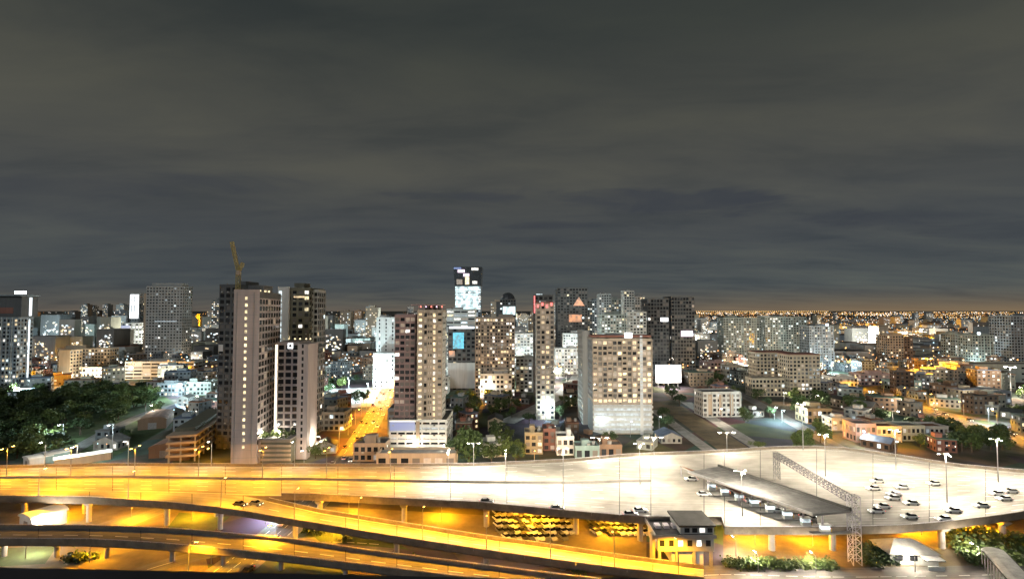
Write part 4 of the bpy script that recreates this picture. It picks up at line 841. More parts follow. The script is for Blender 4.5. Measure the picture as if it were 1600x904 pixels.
t = tower('apartment_block', 'narrow yellowish block left of the blue screen', 1508, 1527, 610, 392, 14, 0, 'wall_cream', fh=3.1, cw=3.3, lit=.05, blank=('front',), roofbits=False); t = tower('apartment_block', 'brown block in front of the grey green tower pair', 1478, 1507, 604, 396, 16, 0, 'wall_brown', fh=3.1, cw=3.3, lit=.08)
for k, (x0, x1, yt, Y, dp, wl, lb, lt) in enumerate((
    (498, 538, 646, 300, 14, 'wall_dirtywhite', 'white slotted office between the rear tower and the boulevard', .1), (552, 602, 695, 240, 12, 'wall_tan', 'flat roofed ochre building left of the slotted podium', .15),
    (606, 618, 640, 290, 20, 'wall_bluegrey', 'narrow blue grey block tucked left of the mauve wing', .1), (820, 848, 678, 252, 10, 'wall_yellowish', 'ochre corner house lit orange beside the trees', .3), (849, 868, 672, 258, 10, 'wall_redbrown', 'narrow red brown house next to the ochre corner house', .2),
    (870, 897, 684, 250, 10, 'wall_white', 'white house beside the plaza lamp', .15), (899, 936, 699, 243, 9, 'wall_teal', 'low teal house beside the plaza lamp', .2), (938, 972, 697, 246, 9, 'wall_brown', 'low brown house right of the plaza lamp', .1),
    (1262, 1300, 640, 318, 14, 'wall_yellowish', 'yellow corner house behind the field road', .2), (1300, 1330, 655, 300, 10, 'wall_dirtywhite', 'white terrace house right of the yellow corner house', .3),
    (1100, 1132, 566, 520, 14, 'wall_salmon', 'salmon block lit orange behind the striped white block', .2), (1135, 1160, 572, 500, 14, 'wall_cream', 'cream house lit orange behind the striped white block', .2),
    (1300, 1340, 590, 470, 16, 'wall_pale', 'pale hall beside the highway start', .3), (1345, 1395, 585, 480, 16, 'wall_salmon', 'pink hall near the highway start', .3), (1395, 1440, 596, 450, 14, 'wall_teal', 'teal roofed hall above the highway', .2),
    (245, 285, 600, 420, 12, 'wall_bluegrey', 'blue grey shop block beside the bright park lamp', .5), (290, 330, 598, 425, 12, 'wall_greygreen', 'green grey shop block beside the bright park lamp', .5), (750, 800, 585, 410, 12, 'wall_dirtywhite', 'low white annexe before the speckled beige tower', .4),
    (640, 700, 590, 430, 14, 'wall_pale', 'pale block glimpsed behind the twin wings', .4), (806, 838, 560, 440, 14, 'wall_pale', 'pale low block left of the slim tower', .4), (868, 905, 545, 560, 16, 'wall_white', 'white floodlit market hall behind the slim tower', .5), (880, 915, 522, 640, 16, 'wall_white', 'upper white market hall at the end of the street', .5))):
    tower('town_building', lb, x0, x1, yt, Y, dp, 0, wl, fh=3.1, cw=3.2, lit=lt, warm=.6, seed=400 + k, indiv=Y < 330)
# stepped car park left of the complex
root = tag(empty('stepped_car_park', P(258, 724), R(15)), 'long open car park lit orange at its end, left of the pinkish slab', 'building'); FOOT.append((root.location.x + 2, root.location.y + 16, 14)); FOOT.append((root.location.x - 6, root.location.y + 44, 16))
CW, CD = 12.5, 60
for lv in range(4):
    b = MB(); b.box(0, CW, 0, CD, lv * 3.0 + 2.5, lv * 3.0 + 3.5, 'wall_tan'); b.build('floor_slab', root)
    for k in range(10): part_box(root, 'column', CW - 1.2, CW - .6, 1 + k * 6.4, 1.6 + k * 6.4, lv * 3.0 + (.5 if lv else 0), lv * 3.0 + 2.5, 'concrete')
    for k in range(2): part_box(root, 'column', .8 + k * 4.8, 1.4 + k * 4.8, .5, 1.1, lv * 3.0 + (.5 if lv else 0), lv * 3.0 + 2.5, 'concrete')
part_box(root, 'core_wall', .4, CW - 4, 4, CD - .4, 0.0, 12.4, 'wall_brown'); b = MB(); b.box(1, CW - 3, 8, CD - 2, 12.51, 14.2, 'wall_olive'); b.build('roof_store', root)
# white sheds and station roofs at left
def shed(name, label, px, py, w, d, h, rot, wall, roof, Y=None):
    p = P(px, py); root = tag(empty(name, p, R(rot)), label, 'building'); FOOT.append((p.x + w / 2, p.y + d / 2, max(w, d) * .6))
    b = MB(); b.box(0, w, 0, d, 0, h, wall, False); b.build('wall', root)
    b = MB(); n = 8; r0 = w / 2 + .4
    for i in range(n):
        a0, a1 = math.pi * i / n, math.pi * (i + 1) / n
        p0 = (w / 2 - r0 * math.cos(a0), h + .02 + math.sin(a0) * w * .16); p1 = (w / 2 - r0 * math.cos(a1), h + .02 + math.sin(a1) * w * .16)
        b.quad((p0[0], -.4, p0[1]), (p1[0], -.4, p1[1]), (p1[0], d + .4, p1[1]), (p0[0], d + .4, p0[1]), roof)
    b.poly([(w / 2 - r0 * math.cos(math.pi * i / n), -.38, h + .02 + math.sin(math.pi * i / n) * w * .16) for i in range(n, -1, -1)][::-1], wall); b.build('roof', root)
    b = MB(); b.box(w * .35, w * .65, -.1, -.01, 0.02, h * .75, 'steel'); b.build('door', root)
    for k in range(3):
        b = MB(); b.box(-.08, -.01, d * (.15 + .28 * k), d * (.3 + .28 * k), h * .45, h * .8, 'glass_dark'); b.build('window', root)
    return root
shed('station_shed', 'white arched shed roof nearest the left end of the park', 36, 727, 7, 8, 3.6, -30, 'wall_white', 'paint_white'); shed('station_shed', 'teal tinted arched shed roof beside the park road', 62, 722, 7, 9, 4, -32, 'wall_teal', 'roof_light'); shed('station_shed', 'long pale arched shed roof along the park road', 84, 727, 5, 20, 3.4, -48, 'wall_white', 'paint_white')
shed('yard_shed', 'white shed under the expressway at far left', 30, 826, 8, 9, 4.2, -25, 'wall_white', 'paint_white')

# long rust red roofed sheds beside the park road
shed('long_shed', 'long low shed with a rust red roof between park and car park', 232, 716, 13, 34, 4.5, 12, 'wall_brown', 'roof_rust'); shed('long_shed', 'second rust roofed shed behind the long shed by the park', 215, 672, 14, 26, 5, 25, 'wall_brown', 'roof_rust')
# ------------------------------------------------------------------ toll plaza
root = tag(empty('toll_canopy', P(1192, 770, 0), 0), 'long grey toll canopy crossing the bright plaza lanes', 'canopy'); o = Vector(root.location)
CZ = 15.0
c0, c1, c2, c3 = [P(*q) - o for q in ((1074, 736, CZ), (1122, 728, CZ), (1330, 797, CZ), (1270, 803, CZ))]
NS = 9
for i in range(NS):
    b = MB(); a0, a1, b0, b1 = c0.lerp(c3, i / NS), c0.lerp(c3, (i + 1) / NS), c1.lerp(c2, i / NS), c1.lerp(c2, (i + 1) / NS); T = Vector((0, 0, .55)); s = (a1 - a0).normalized() * .05
    a0, a1, b0, b1 = a0 + s, a1 - s, b0 + s, b1 - s
    b.quad(a0, a1, b1, b0, 'roof_grey'); b.quad(a0 - T, b0 - T, b1 - T, a1 - T, 'concrete'); b.quad(a0 - T, a1 - T, a1, a0, 'concrete'); b.quad(b1 - T, b0 - T, b0, b1, 'concrete_dark'); b.quad(a1 - T, b1 - T, b1, a1, 'concrete'); b.quad(b0 - T, a0 - T, a0, b0, 'concrete'); b.build('roof_panel', root)
b = MB(); b.beam(c1 + Vector((0, 0, .3)), c2 + Vector((0, 0, .3)), .5, 'roof_dark', .9); b.build('roof_edge', root); b = MB(); b.beam(c0 + Vector((0, 0, .12)), c3 + Vector((0, 0, .12)), .4, 'steel', .6); b.build('roof_edge', root)
for i in range(8):
    m = c0.lerp(c3, (i + .5) / 8).lerp(c1.lerp(c2, (i + .5) / 8), .5); b = MB(); b.tube((m.x, m.y, DZ), (m.x, m.y, CZ - .55), .3, .3, 'steel_light', 10); b.build('column', root)
TOLL = []
for i in range(8):
    m = o + c0.lerp(c3, (i + .5) / 8).lerp(c1.lerp(c2, (i + .5) / 8), .5)
    bt = tag(empty('toll_booth', (m.x + .6, m.y, DZ), 0), 'small toll booth under the long grey canopy', 'booth', 'toll booths'); TOLL.append(bt)
    part_box(bt, 'island', -4, 8, -.9, .9, 0.005, .22, 'concrete'); part_box(bt, 'wall', -1.2, 1.2, -.7, .7, .221, 1.2, 'wall_white'); part_box(bt, 'window', -1.15, 1.15, -.65, .65, 1.201, 2.2, 'lit_cool'); part_box(bt, 'roof', -1.4, 1.4, -.9, .9, 2.201, 2.45, 'paint_white')
    b = MB(); b.tube((1.9, 0, .22), (1.9, 0, 1.2), .1, .1, 'paint_yellow', 8); b.beam((1.9, 0, 1.1), (1.9, 2.6, 1.1), .09, 'sign_red'); b.build('barrier_arm', bt)
ordinals(TOLL)
root = tag(empty('plaza_shelter', P(1080, 740, DZ), 0), 'low tan flat roof beside the upper end of the toll canopy', 'shelter'); o = Vector(root.location)
q = [P(*z) - o for z in ((1062, 727, 12.2), (1086, 734, 12.2), (1192, 769, 12.2), (1156, 771, 12.2))]
b = MB(); T = Vector((0, 0, .4)); b.poly([q[0], q[3], q[2], q[1]], 'roof_rust'); b.poly([v - T for v in q], 'concrete')
for i in range(4): b.quad(q[i] - T, q[(i + 1) % 4] - T, q[(i + 1) % 4], q[i], 'concrete')
b.build('roof', root)
for v in q + [q[0].lerp(q[3], .5), q[1].lerp(q[2], .5)]:
    w = v * .96 + (q[0] + q[2]) * .5 * .04; b = MB(); b.tube((w.x, w.y, 0), (w.x, w.y, v.z - .4), .2, .2, 'steel_light', 8); b.build('column', root)
# gantry truss with lattice tower
gA, gB = P(1336, 880, 0), P(1213, 707, 18.0)
root = tag(empty('gantry', gA, 0), 'lattice tower and overhead truss gantry spanning the plaza lanes', 'gantry'); o = Vector(root.location)
lattice('lattice_tower', (0, 0, 0), (0, 0, 18.6), 2.3, 9, 'steel_light', .17, root); e2 = Vector((gB.x, gB.y, 0)) - o
lattice('lattice_tower', (e2.x, e2.y, DZ), (e2.x, e2.y, 18.2), 1.6, 5, 'steel', .16, root); lattice('truss', (0, 0, 17.2), (e2.x, e2.y, 17.2), 1.7, 20, 'gantry_steel', .14, root)
# toll office in front of the plaza
root = tag(empty('toll_office', (0, 0, 0), 0), 'grey toll office with dark split level roofs in front of the plaza', 'building')
def roofpoly(pts, z): return [P(x, y, z) for x, y in pts]
A = roofpoly(((1026, 836), (1118, 838), (1112, 813), (1018, 811)), 8.6); A[0].y += .0
yf = A[0].y; b = MB(); x0, x1 = A[0].x, A[1].x; yb = A[3].y
root.location = (x0, yf, 0)
w, d = x1 - x0, yb - yf
part_box(root, 'wall', .4, w, .4, d, 4.2, 8.2, 'wall_grey'); part_box(root, 'roof', -.3, w + .4, -.4, d - .1, 8.21, 8.7, 'roof_dark'); part_box(root, 'parapet', -.5, -.31, -.6, d, 8.0, 9.2, 'concrete'); part_box(root, 'parapet', -.3, w + .4, -.6, -.41, 8.0, 9.0, 'concrete')
part_box(root, 'upper_wall', w * .43, w + .2, .8, d - .6, 8.71, 10.6, 'wall_grey'); part_box(root, 'upper_roof', w * .4, w + .7, .4, d + .4, 10.61, 11.1, 'roof_dark')
for k in range(4): part_box(root, 'column', .6 + k * (w - 1.6) / 3, 1.3 + k * (w - 1.6) / 3, .6, 1.3, 0.0, 4.19, 'concrete')
part_box(root, 'ground_wall', w * .3, w * .85, 2, d, 0.0, 4.19, 'wall_white'); part_box(root, 'plain_pier', -1.3, -.55, -.3, 2.4, 0.0, 8.6, 'wall_yellowish')
for k in range(6): part_box(root, 'window', w * .06 + k * w * .16, w * .06 + k * w * .16 + 1.3, .32, .39, 5.6, 7.2, 'lit_white' if k in (2, 4) else 'glass_dark')
for k in range(4): part_box(root, 'upper_window', w * .5 + k * 2.1, w * .5 + k * 2.1 + 1.4, .72, .79, 9.1, 10.3, 'glass_dark' if k != 2 else 'lit_white')
for k in range(3): 
    b = MB(); b.box(1 + k * 2.4, 2.4 + k * 2.4, d * .4, d * .6, 8.71, 9.5, 'steel_light'); b.build('air_conditioner', root)
# white bungalow by the hedge
p = P(1392, 881); root = tag(empty('bungalow', p, R(-4)), 'white bungalow with a grey hipped roof among shrubs below the plaza', 'building'); w, d, h = 12.5, 8, 3.0
part_box(root, 'wall', 0, w, 0, d, 0.0, h, 'wall_white'); b = MB(); e_ = .7; q = [(-e_, -e_, h + .01), (w + e_, -e_, h + .01), (w + e_, d + e_, h + .01), (-e_, d + e_, h + .01)]; r1, r2 = (w * .3, d * .55, h + 2.4), (w * .7, d * .55, h + 2.4)
b.poly([q[0], q[1], r2, r1], 'roof_light'); b.poly([q[1], q[2], r2], 'roof_light'); b.poly([q[2], q[3], r1, r2], 'roof_light'); b.poly([q[3], q[0], r1], 'roof_light'); b.poly(q[::-1], 'wall_white'); b.build('roof', root)
for k in range(3): part_box(root, 'window', 1.2 + k * 3.8, 3.2 + k * 3.8, -.09, -.01, 1.2, 2.6, 'glass_dark')
part_box(root, 'porch', 7.5, 12.2, -3.2, -.1, 2.6, 2.85, 'paint_white'); part_box(root, 'porch_wall', 7.8, 12, -3.0, -2.8, 0.0, 1.1, 'wall_white')
# arched covered walkway
root = tag(empty('covered_walkway', P(1556, 866, 0), 0), 'curved grey covered walkway at the lower right corner', 'walkway'); o = Vector(root.location); pa, pb = P(1552, 860, 5.0) - o, P(1600, 912, 5.0) - o; dr = (pb - pa); dr.z = 0; n_ = Vector((-dr.y, dr.x, 0)).normalized()
for i in range(9):
    b = MB(); s0, s1 = pa + dr * (i / 9), pa + dr * ((i + .97) / 9)
    for k in range(6):
        t0, t1 = math.pi * k / 6, math.pi * (k + 1) / 6
        f = lambda s, t: s + n_ * (2.6 * math.cos(t)) + Vector((0, 0, 1.0 * math.sin(t)))
        b.quad(f(s0, t0), f(s1, t0), f(s1, t1), f(s0, t1), 'roof_light')
    b.build('roof_panel', root)
    for sg in (1, -1):
        c = s0 + n_ * 2.4 * sg; b = MB(); b.tube((c.x, c.y, 0), (c.x, c.y, 5.0), .12, .12, 'steel_light', 8); b.build('post', root)
b = MB(); b.beam(pa + n_ * 2.65, pb + n_ * 2.65, .15, 'roof_dark', .3); b.build('gutter', root); b = MB(); b.beam(pa - n_ * 2.65, pb - n_ * 2.65, .15, 'roof_dark', .3); b.build('gutter', root)

# ------------------------------------------------------------------ trees and hedges
def crown_mesh(seed, n, mat, rx=4.2, rz=3.6, z=6.0, leaf=.55):
    r = random.Random(seed); b = MB(); lobes = [(Vector((r.gauss(0, rx * .42), r.gauss(0, rx * .42), z + r.gauss(0, rz * .38))), r.uniform(.35, .6) * rx) for _ in range(9)]
    for _ in range(n):
        c, q = r.choice(lobes); d = Vector((r.gauss(0, 1), r.gauss(0, 1), r.gauss(0, 1))).normalized() * q * (r.random() ** .4)
        p = c + d; u = Vector((r.gauss(0, 1), r.gauss(0, 1), r.gauss(0, .6))).normalized(); v = u.cross(Vector((r.gauss(0, 1), r.gauss(0, 1), r.gauss(0, 1)))).normalized(); s = leaf * r.uniform(.6, 1.3); u *= s; v *= s * .6
        b.quad(p - u, p + v, p + u, p - v, mat)
    return b.mesh('crown')
def trunk_mesh(seed, h=4.5):
    r = random.Random(seed); b = MB(); b.tube((0, 0, 0), (0, 0, h * .6), .32, .24, 'bark', 8); b.tube((0, 0, h * .6), (r.gauss(0, .2), r.gauss(0, .2), h * 1.3), .24, .1, 'bark', 6)
    for _ in range(5):
        t = r.uniform(0, 6.28); z = r.uniform(h * .5, h * .9); b.tube((0, 0, z), (math.cos(t) * 2.2, math.sin(t) * 2.2, z + r.uniform(1.2, 2.4)), .13, .05, 'bark', 5)
    return b.mesh('trunk')
CROWNS = [crown_mesh(i, 750, ('leaf_a', 'leaf_b', 'leaf_c')[i % 3]) for i in range(6)]; TRUNKS = [trunk_mesh(i) for i in range(3)]
def tree(p, s, label, group, k=None, sz=1.0):
    k = rnd.randrange(6) if k is None else k
    root = empty('tree', p, rnd.uniform(0, 6.28)); root.scale = (s, s, s * sz); tag(root, label, 'tree', group)
    link('trunk', TRUNKS[k % 3], root); link('crown', CROWNS[k], root); return root
def inside(pt, poly):
    x, y = pt; c = False; n = len(poly)
    for i in range(n):
        (x1, y1), (x2, y2) = poly[i], poly[(i + 1) % n]
        if (y1 > y) != (y2 > y) and x < (x2 - x1) * (y - y1) / (y2 - y1) + x1: c = not c
    return c
def dist_strip(x, y):
    best = 1e9
    for pts, hw in STRIPS:
        for a, b in zip(pts, pts[1:]):
            ab = b.xy - a.xy if len(a) > 2 else b - a; ap = Vector((x, y)) - Vector((a[0], a[1])); t = max(0, min(1, ap.dot(ab) / max(1e-6, ab.dot(ab)))); best = min(best, (ap - ab * t).length - hw)
    return best
park_px = [(-120, 622), (235, 610), (250, 640), (160, 690), (95, 712), (20, 722), (-150, 730)]
park = [P(*q).xy for q in park_px]; PARK = []
xs = [v.x for v in park]; ys = [v.y for v in park]; tries = 0
while len(PARK) < 125 and tries < 6000:
    tries += 1; x, y = rnd.uniform(min(xs), max(xs)), rnd.uniform(min(ys), max(ys))
    if not inside((x, y), park) or dist_strip(x, y) < 3 or abs(x) > y * 1.04: continue
    if any((x - a) ** 2 + (y - b) ** 2 < 36 for a, b in PARK): continue
    PARK.append((x, y)); tree((x, y, 0), rnd.uniform(1.0, 1.45), 'dark leafy tree in the unlit park at left', 'park trees', None, .78)
for px, py, s, sz, lb, k in ((733, 722, 1.75, 1.0, 'large round green tree at the plaza edge', 3), (768, 722, 1.0, .9, 'smaller green tree right of the large round tree', 0), (790, 722, 1.05, .95, 'second smaller tree beside the low houses', 5), (806, 722, 1.0, .9, 'dark tree touching the ochre corner house', 1),
                             (712, 712, 1.0, 1.0, 'tree half hidden behind the large round tree', 1), (775, 706, 1.1, 1.0, 'tree behind the smaller plaza edge trees', 2), (493, 716, .7, 1, 'small tree at the foot of the fin wall', 2), (508, 708, .6, 1, 'small lit tree beside the boulevard', 5), (487, 690, .8, 1, 'tree below the rear balcony tower', 0),
                             (1255, 705, .9, .8, 'bushy tree beside the field road end', 0), (1185, 700, .6, .7, 'small bush like tree at the plaza far edge', 2), (1360, 697, .5, 1, 'small tree before the pink house', 0), (875, 655, 1.0, 1, 'tree behind the white house', 1), (890, 640, 1.1, 1, 'tree left of the narrow pale slab', 0), (1035, 655, .9, 1, 'tree right of the wide apartment tower', 1), (1050, 622, 1.2, 1, 'tree before the lit hoarding', 0), (1062, 634, 1.0, 1, 'tree at the top of the canal strips', 1)):
    tree(P(px, py), s, lb, None, k, sz)
SMALL = []
for x0, x1, y0, y1, n, lb, g_ in ((1490, 1580, 680, 708, 12, 'dark tree in the clump between the row and the highway', 'highway trees'), (1080, 1130, 585, 612, 9, 'dark tree in the grove behind the striped block', 'grove trees'), (1180, 1290, 618, 640, 9, 'dark tree before the cream slabs', 'slab trees'), (700, 815, 625, 655, 14, 'dark tree behind the plaza edge trees', 'inner trees'), (1560, 1600, 585, 602, 6, 'dark tree under the tower at right edge', 'edge trees'),
                             (1470, 1530, 590, 606, 8, 'dark tree below the long shed', 'shed trees'), (1300, 1350, 625, 650, 6, 'dark tree beside the highway bend', 'bend trees'), (1240, 1300, 690, 702, 5, 'low tree in the field by the plaza', 'field trees'), (505, 560, 585, 640, 6, 'tree near the bright market court', 'court trees')):
    for i in range(n): SMALL.append(tree(P(rnd.uniform(x0, x1), rnd.uniform(y0, y1)), rnd.uniform(.7, 1.15), lb, g_))
def shrub(p, s, label, group, n=170, mat='leaf_c'):
    r = random.Random(int(p.x * 13 + p.y * 7)); b = MB()
    for _ in range(n):
        d = Vector((r.gauss(0, .5), r.gauss(0, .5), abs(r.gauss(.55, .35)))) * s; u = Vector((r.gauss(0, 1), r.gauss(0, 1), r.gauss(0, .7))).normalized(); v = u.cross(Vector((r.gauss(0, 1), r.gauss(0, 1), r.gauss(0, 1)))).normalized(); u *= .28 * s; v *= .16 * s
        b.quad(d - u, d + v, d + u, d - v, mat)
    root = tag(empty('shrub', p, 0), label, 'shrub', group); b.build('leaves', root); b = MB(); b.tube((0, 0, 0), (0, 0, s * .6), .08, .04, 'bark', 5); b.build('stem', root); SHR.append(root)
SHR = []
for i in range(30): shrub(P(1138 + i * 5.6, 885 + rnd.uniform(-3, 3)), rnd.uniform(1.2, 1.8), 'shrub in the hedge row before the toll plaza', 'hedge shrubs', mat=rnd.choice(('leaf_a', 'leaf_c')))
for i in range(16): shrub(P(1346 + rnd.uniform(0, 45), 858 + rnd.uniform(0, 26)), rnd.uniform(1.4, 2.4), 'shrub left of the white bungalow', 'bungalow shrubs', mat=rnd.choice(('leaf_a', 'leaf_b')))
for i in range(34): shrub(P(1482 + rnd.uniform(0, 118), 836 + rnd.uniform(0, 44)), rnd.uniform(1.4, 2.8), 'shrub in the thicket right of the white bungalow', 'thicket shrubs', mat=rnd.choice(('leaf_a', 'leaf_c')))
for i in range(8): shrub(P(100 + rnd.uniform(0, 60), 868 + rnd.uniform(0, 14)), rnd.uniform(1.0, 2.0), 'shrub under the dark low ramp', 'ramp shrubs', mat='leaf_b')
for px, py in ((618, 893), (640, 880), (500, 833), (540, 845), (480, 832), (905, 900)): shrub(P(px, py), 1.7, 'shrub between the two ramps', 'ramp gap shrubs', mat='leaf_a')

ordinals(SHR); ordinals(SMALL)
# ------------------------------------------------------------------ vehicles
def car_protos():
    out = {}
    for cn, col in dict(white=(.72, .72, .70), silver=(.42, .43, .44), black=(.02, .02, .022), red=(.35, .03, .025), grey=(.12, .125, .13), yellow=(.6, .42, .04), blue=(.04, .08, .25)).items():
        solid('car_' + cn, col, .3, .05, 1.0)
        b = MB(); prof = [(-2.2, .35), (-2.25, .75), (-1.6, .92), (.75, .98), (1.9, .86), (2.2, .6), (2.2, .35)]; hw = .86
        b.poly([(x, -hw, z) for x, z in prof][::-1], 'car_' + cn); b.poly([(x, hw, z) for x, z in prof], 'car_' + cn)
        for (x0, z0), (x1, z1) in zip(prof, prof[1:] + prof[:1]): b.quad((x0, -hw, z0), (x1, -hw, z1), (x1, hw, z1), (x0, hw, z0), 'car_' + cn)
        body = b.mesh('body')
        b = MB(); c0 = [(-1.75, .9), (-1.2, 1.42), (.1, 1.46), (.95, .97)]; 
        b.poly([(x, -.78 if z < 1 else -.62, z) for x, z in c0][::-1], 'car_glass'); b.poly([(x, .78 if z < 1 else .62, z) for x, z in c0], 'car_glass')
        for (x0, z0), (x1, z1) in zip(c0, c0[1:]):
            y0, y1 = (.78 if z0 < 1 else .62), (.78 if z1 < 1 else .62); b.quad((x0, y0, z0), (x1, y1, z1), (x1, -y1, z1), (x0, -y0, z0), 'car_glass' if z0 < 1 or z1 < 1 else 'car_' + cn)
        cab = b.mesh('cabin'); b = MB(); b.box(-1.2, .1, -.6, .6, 1.44, 1.49, 'car_' + cn); rf = b.mesh('roof')
        b = MB(); b.tube((0, -.1, 0), (0, .1, 0), .31, .31, 'rubber', 10); b.tube((0, -.11, 0), (0, .11, 0), .17, .17, 'steel', 8); wh = b.mesh('wheel')
        b = MB(); b.box(2.16, 2.24, -.16, .16, -.07, .07, 'head_light'); hl = b.mesh('headlight'); b = MB(); b.box(-2.29, -2.2, -.16, .16, -.07, .07, 'tail_light'); tl = b.mesh('tail_light')
        b = MB(); b.box(2.16, 2.24, -.16, .16, -.07, .07, 'glass_curtain'); ho = b.mesh('headlight'); b = MB(); b.box(-2.29, -2.2, -.16, .16, -.07, .07, 'car_red' if 'car_red' in MATS else 'rubber'); to = b.mesh('tail_light')
        out[cn] = (body, cab, rf, wh, hl, tl, ho, to)
    return out
CP = car_protos(); CARS = []
def car(p, ang, cn, label, group, on=True):
    root = empty('car', p, ang); tag(root, label, 'car', group); m = CP[cn]
    link('body', m[0], root); link('cabin', m[1], root); link('roof', m[2], root)
    for x in (-1.4, 1.4):
        for y in (-.8, .8): o = link('wheel', m[3], root); o.location = (x, y, .31)
    for y in (-.62, .62):
        o = link('headlight', m[4] if on else m[6], root); o.location = (0, y, .66); o = link('tail_light', m[5] if on else m[7], root); o.location = (0, y, .72)
    CARS.append(root); return root
CN = ['white', 'white', 'silver', 'silver', 'black', 'grey', 'grey', 'white']
# parked in rows beneath the viaduct
for r_ in range(5):
    for k in range(13):
        if rnd.random() < .12: continue
        px = 776 + k * 9 + r_ * 1.5; py = 803 + r_ * 9.5
        if py > 804 + (px - 760) * .45 + 26 : continue
        cn = rnd.choice(CN); p = P(px, py); p.x += rnd.uniform(-.2, .2); car((p.x, p.y, .015), R(-65 + rnd.uniform(-4, 4)), cn, cn + ' car parked in the yard rows beneath the viaduct', 'cars parked beneath the viaduct', False)
for r_ in range(3):
    for k in range(9):
        if rnd.random() < .15: continue
        cn = rnd.choice(CN); p = P(925 + k * 9.5 + r_ * 3, 817 + r_ * 8); car((p.x, p.y, .015), R(-65 + rnd.uniform(-4, 4)), cn, cn + ' car parked right of the last round pier', 'cars parked beneath the viaduct', False)
# queueing on the plaza
for r_ in range(11):
    x = rnd.uniform(1352, 1480)
    while x < 1580:
        cn = rnd.choice(['white', 'white', 'white', 'silver']); p = on_deck(x, .05 + r_ * .052)
        car((p.x, p.y, DZ + .01), R(180 + rnd.uniform(-2, 2)), cn, cn + ' car queueing on the plaza right of the gantry', 'cars on the plaza'); x += rnd.uniform(90, 300) * (1 + r_ * .1)
for px, fr, cn in ((1000, .08, 'white'), (985, .03, 'silver'), (1150, .35, 'grey'), (1175, .25, 'white'), (1215, .15, 'white'), (1230, .3, 'silver'), (1262, .1, 'black'), (1100, .28, 'white'), (870, .04, 'grey'), (760, .05, 'grey'), (1080, .5, 'white')):
    p = on_deck(px, fr); car((p.x, p.y, DZ + .01), 0 if fr < .5 else math.pi, cn, cn + ' car driving on the expressway left of the gantry', 'cars on the expressway')
for px, fr, cn in ((375, .4, 'black'), (400, .6, 'grey')):
    a_, b2 = on_deck(px, fr, ramp_near, ramp_far, ramp_z), on_deck(px + 12, fr, ramp_near, ramp_far, ramp_z); c_ = car(a_ + Vector((0, 0, .01)), math.atan2(b2.y - a_.y, b2.x - a_.x), cn, cn + ' car on the exit ramp', 'cars on the ramp'); c_.rotation_euler[1] = -math.atan2(b2.z - a_.z, (b2 - a_).xy.length)
for lane, stp, st_ in ((-5.4, 34, 12), (-1.9, 41, 30), (1.9, 37, 5), (5.4, 29, 21)):
    for q, ang in along(boul, stp, lane, st_):
        if q.y < 126: continue
        cn = rnd.choice(CN); car((q.x, q.y, .03), ang + (math.pi / 2 if True else 0), cn, cn + ' car on the boulevard', 'cars on the boulevard')
for lane, stp, st_ in ((-5.8, 38, 9), (-2, 52, 22), (2, 44, 3), (5.8, 36, 17)):
    for q, ang in along(hwy, stp, lane, st_): cn = rnd.choice(CN); car((q.x, q.y, .04), ang + math.pi / 2, cn, cn + ' car on the highway at right', 'cars on the highway')
ordinals(CARS)
# ------------------------------------------------------------------ the town between the landmarks
LAND = [(-20, 'the hotel tower'), (130, 'the cream court'), (260, 'the grey office tower'), (385, 'the pinkish slab'), (475, 'the rear balcony tower'), (560, 'the boulevard'), (655, 'the twin wings'), (772, 'the speckled tower'), (850, 'the slim tower'), (970, 'the wide apartment tower'), (1060, 'the twin glass towers'), (1128, 'the striped block'), (1230, 'the cream slabs'), (1320, 'the highway start'), (1400, 'the orange twin block'), (1440, 'the house row'), (1520, 'the grey green towers'), (1590, 'the right edge tower')]
dk = [P(x, interp(main_far, x), 0).xy for x in range(-300, 1800, 50)]
HOUSES = []; hr = random.Random(21); placed = []
WN = {'wall_grey': 'grey', 'wall_pale': 'pale', 'wall_dirtywhite': 'off-white', 'wall_tan': 'tan', 'wall_brown': 'brown', 'wall_cream': 'cream', 'wall_bluegrey': 'blue-grey', 'wall_redbrown': 'red-brown', 'wall_greygreen': 'grey-green'}
RN = {'roof_grey': 'grey', 'roof_rust': 'rusty', 'roof_dark': 'dark', 'roof_green': 'green', 'roof_light': 'pale', 'roof_blue': 'blue'}
fields = [[P(*q).xy for q in poly] for poly in ([(1020, 632), (1075, 622), (1205, 700), (1215, 722), (1080, 722)], [(500, 600), (590, 596), (590, 625), (500, 640)], park_px, [(1490, 676), (1600, 700), (1600, 735), (1480, 712)], [(1175, 664), (1262, 664), (1320, 700), (1215, 700)])]
def free(x, y, rad):
    if dist_strip(x, y) < rad * .8: return False
    if any((x - a) ** 2 + (y - b) ** 2 < (rad * .8 + c) ** 2 for a, b, c in FOOT): return False
    if any(inside((x, y), f) for f in fields): return False
    for a, b in zip(dk, dk[1:]):
        if a.x <= x < b.x:
            if y < a.y + (b.y - a.y) * (x - a.x) / (b.x - a.x) + rad + 5: return False
    return True
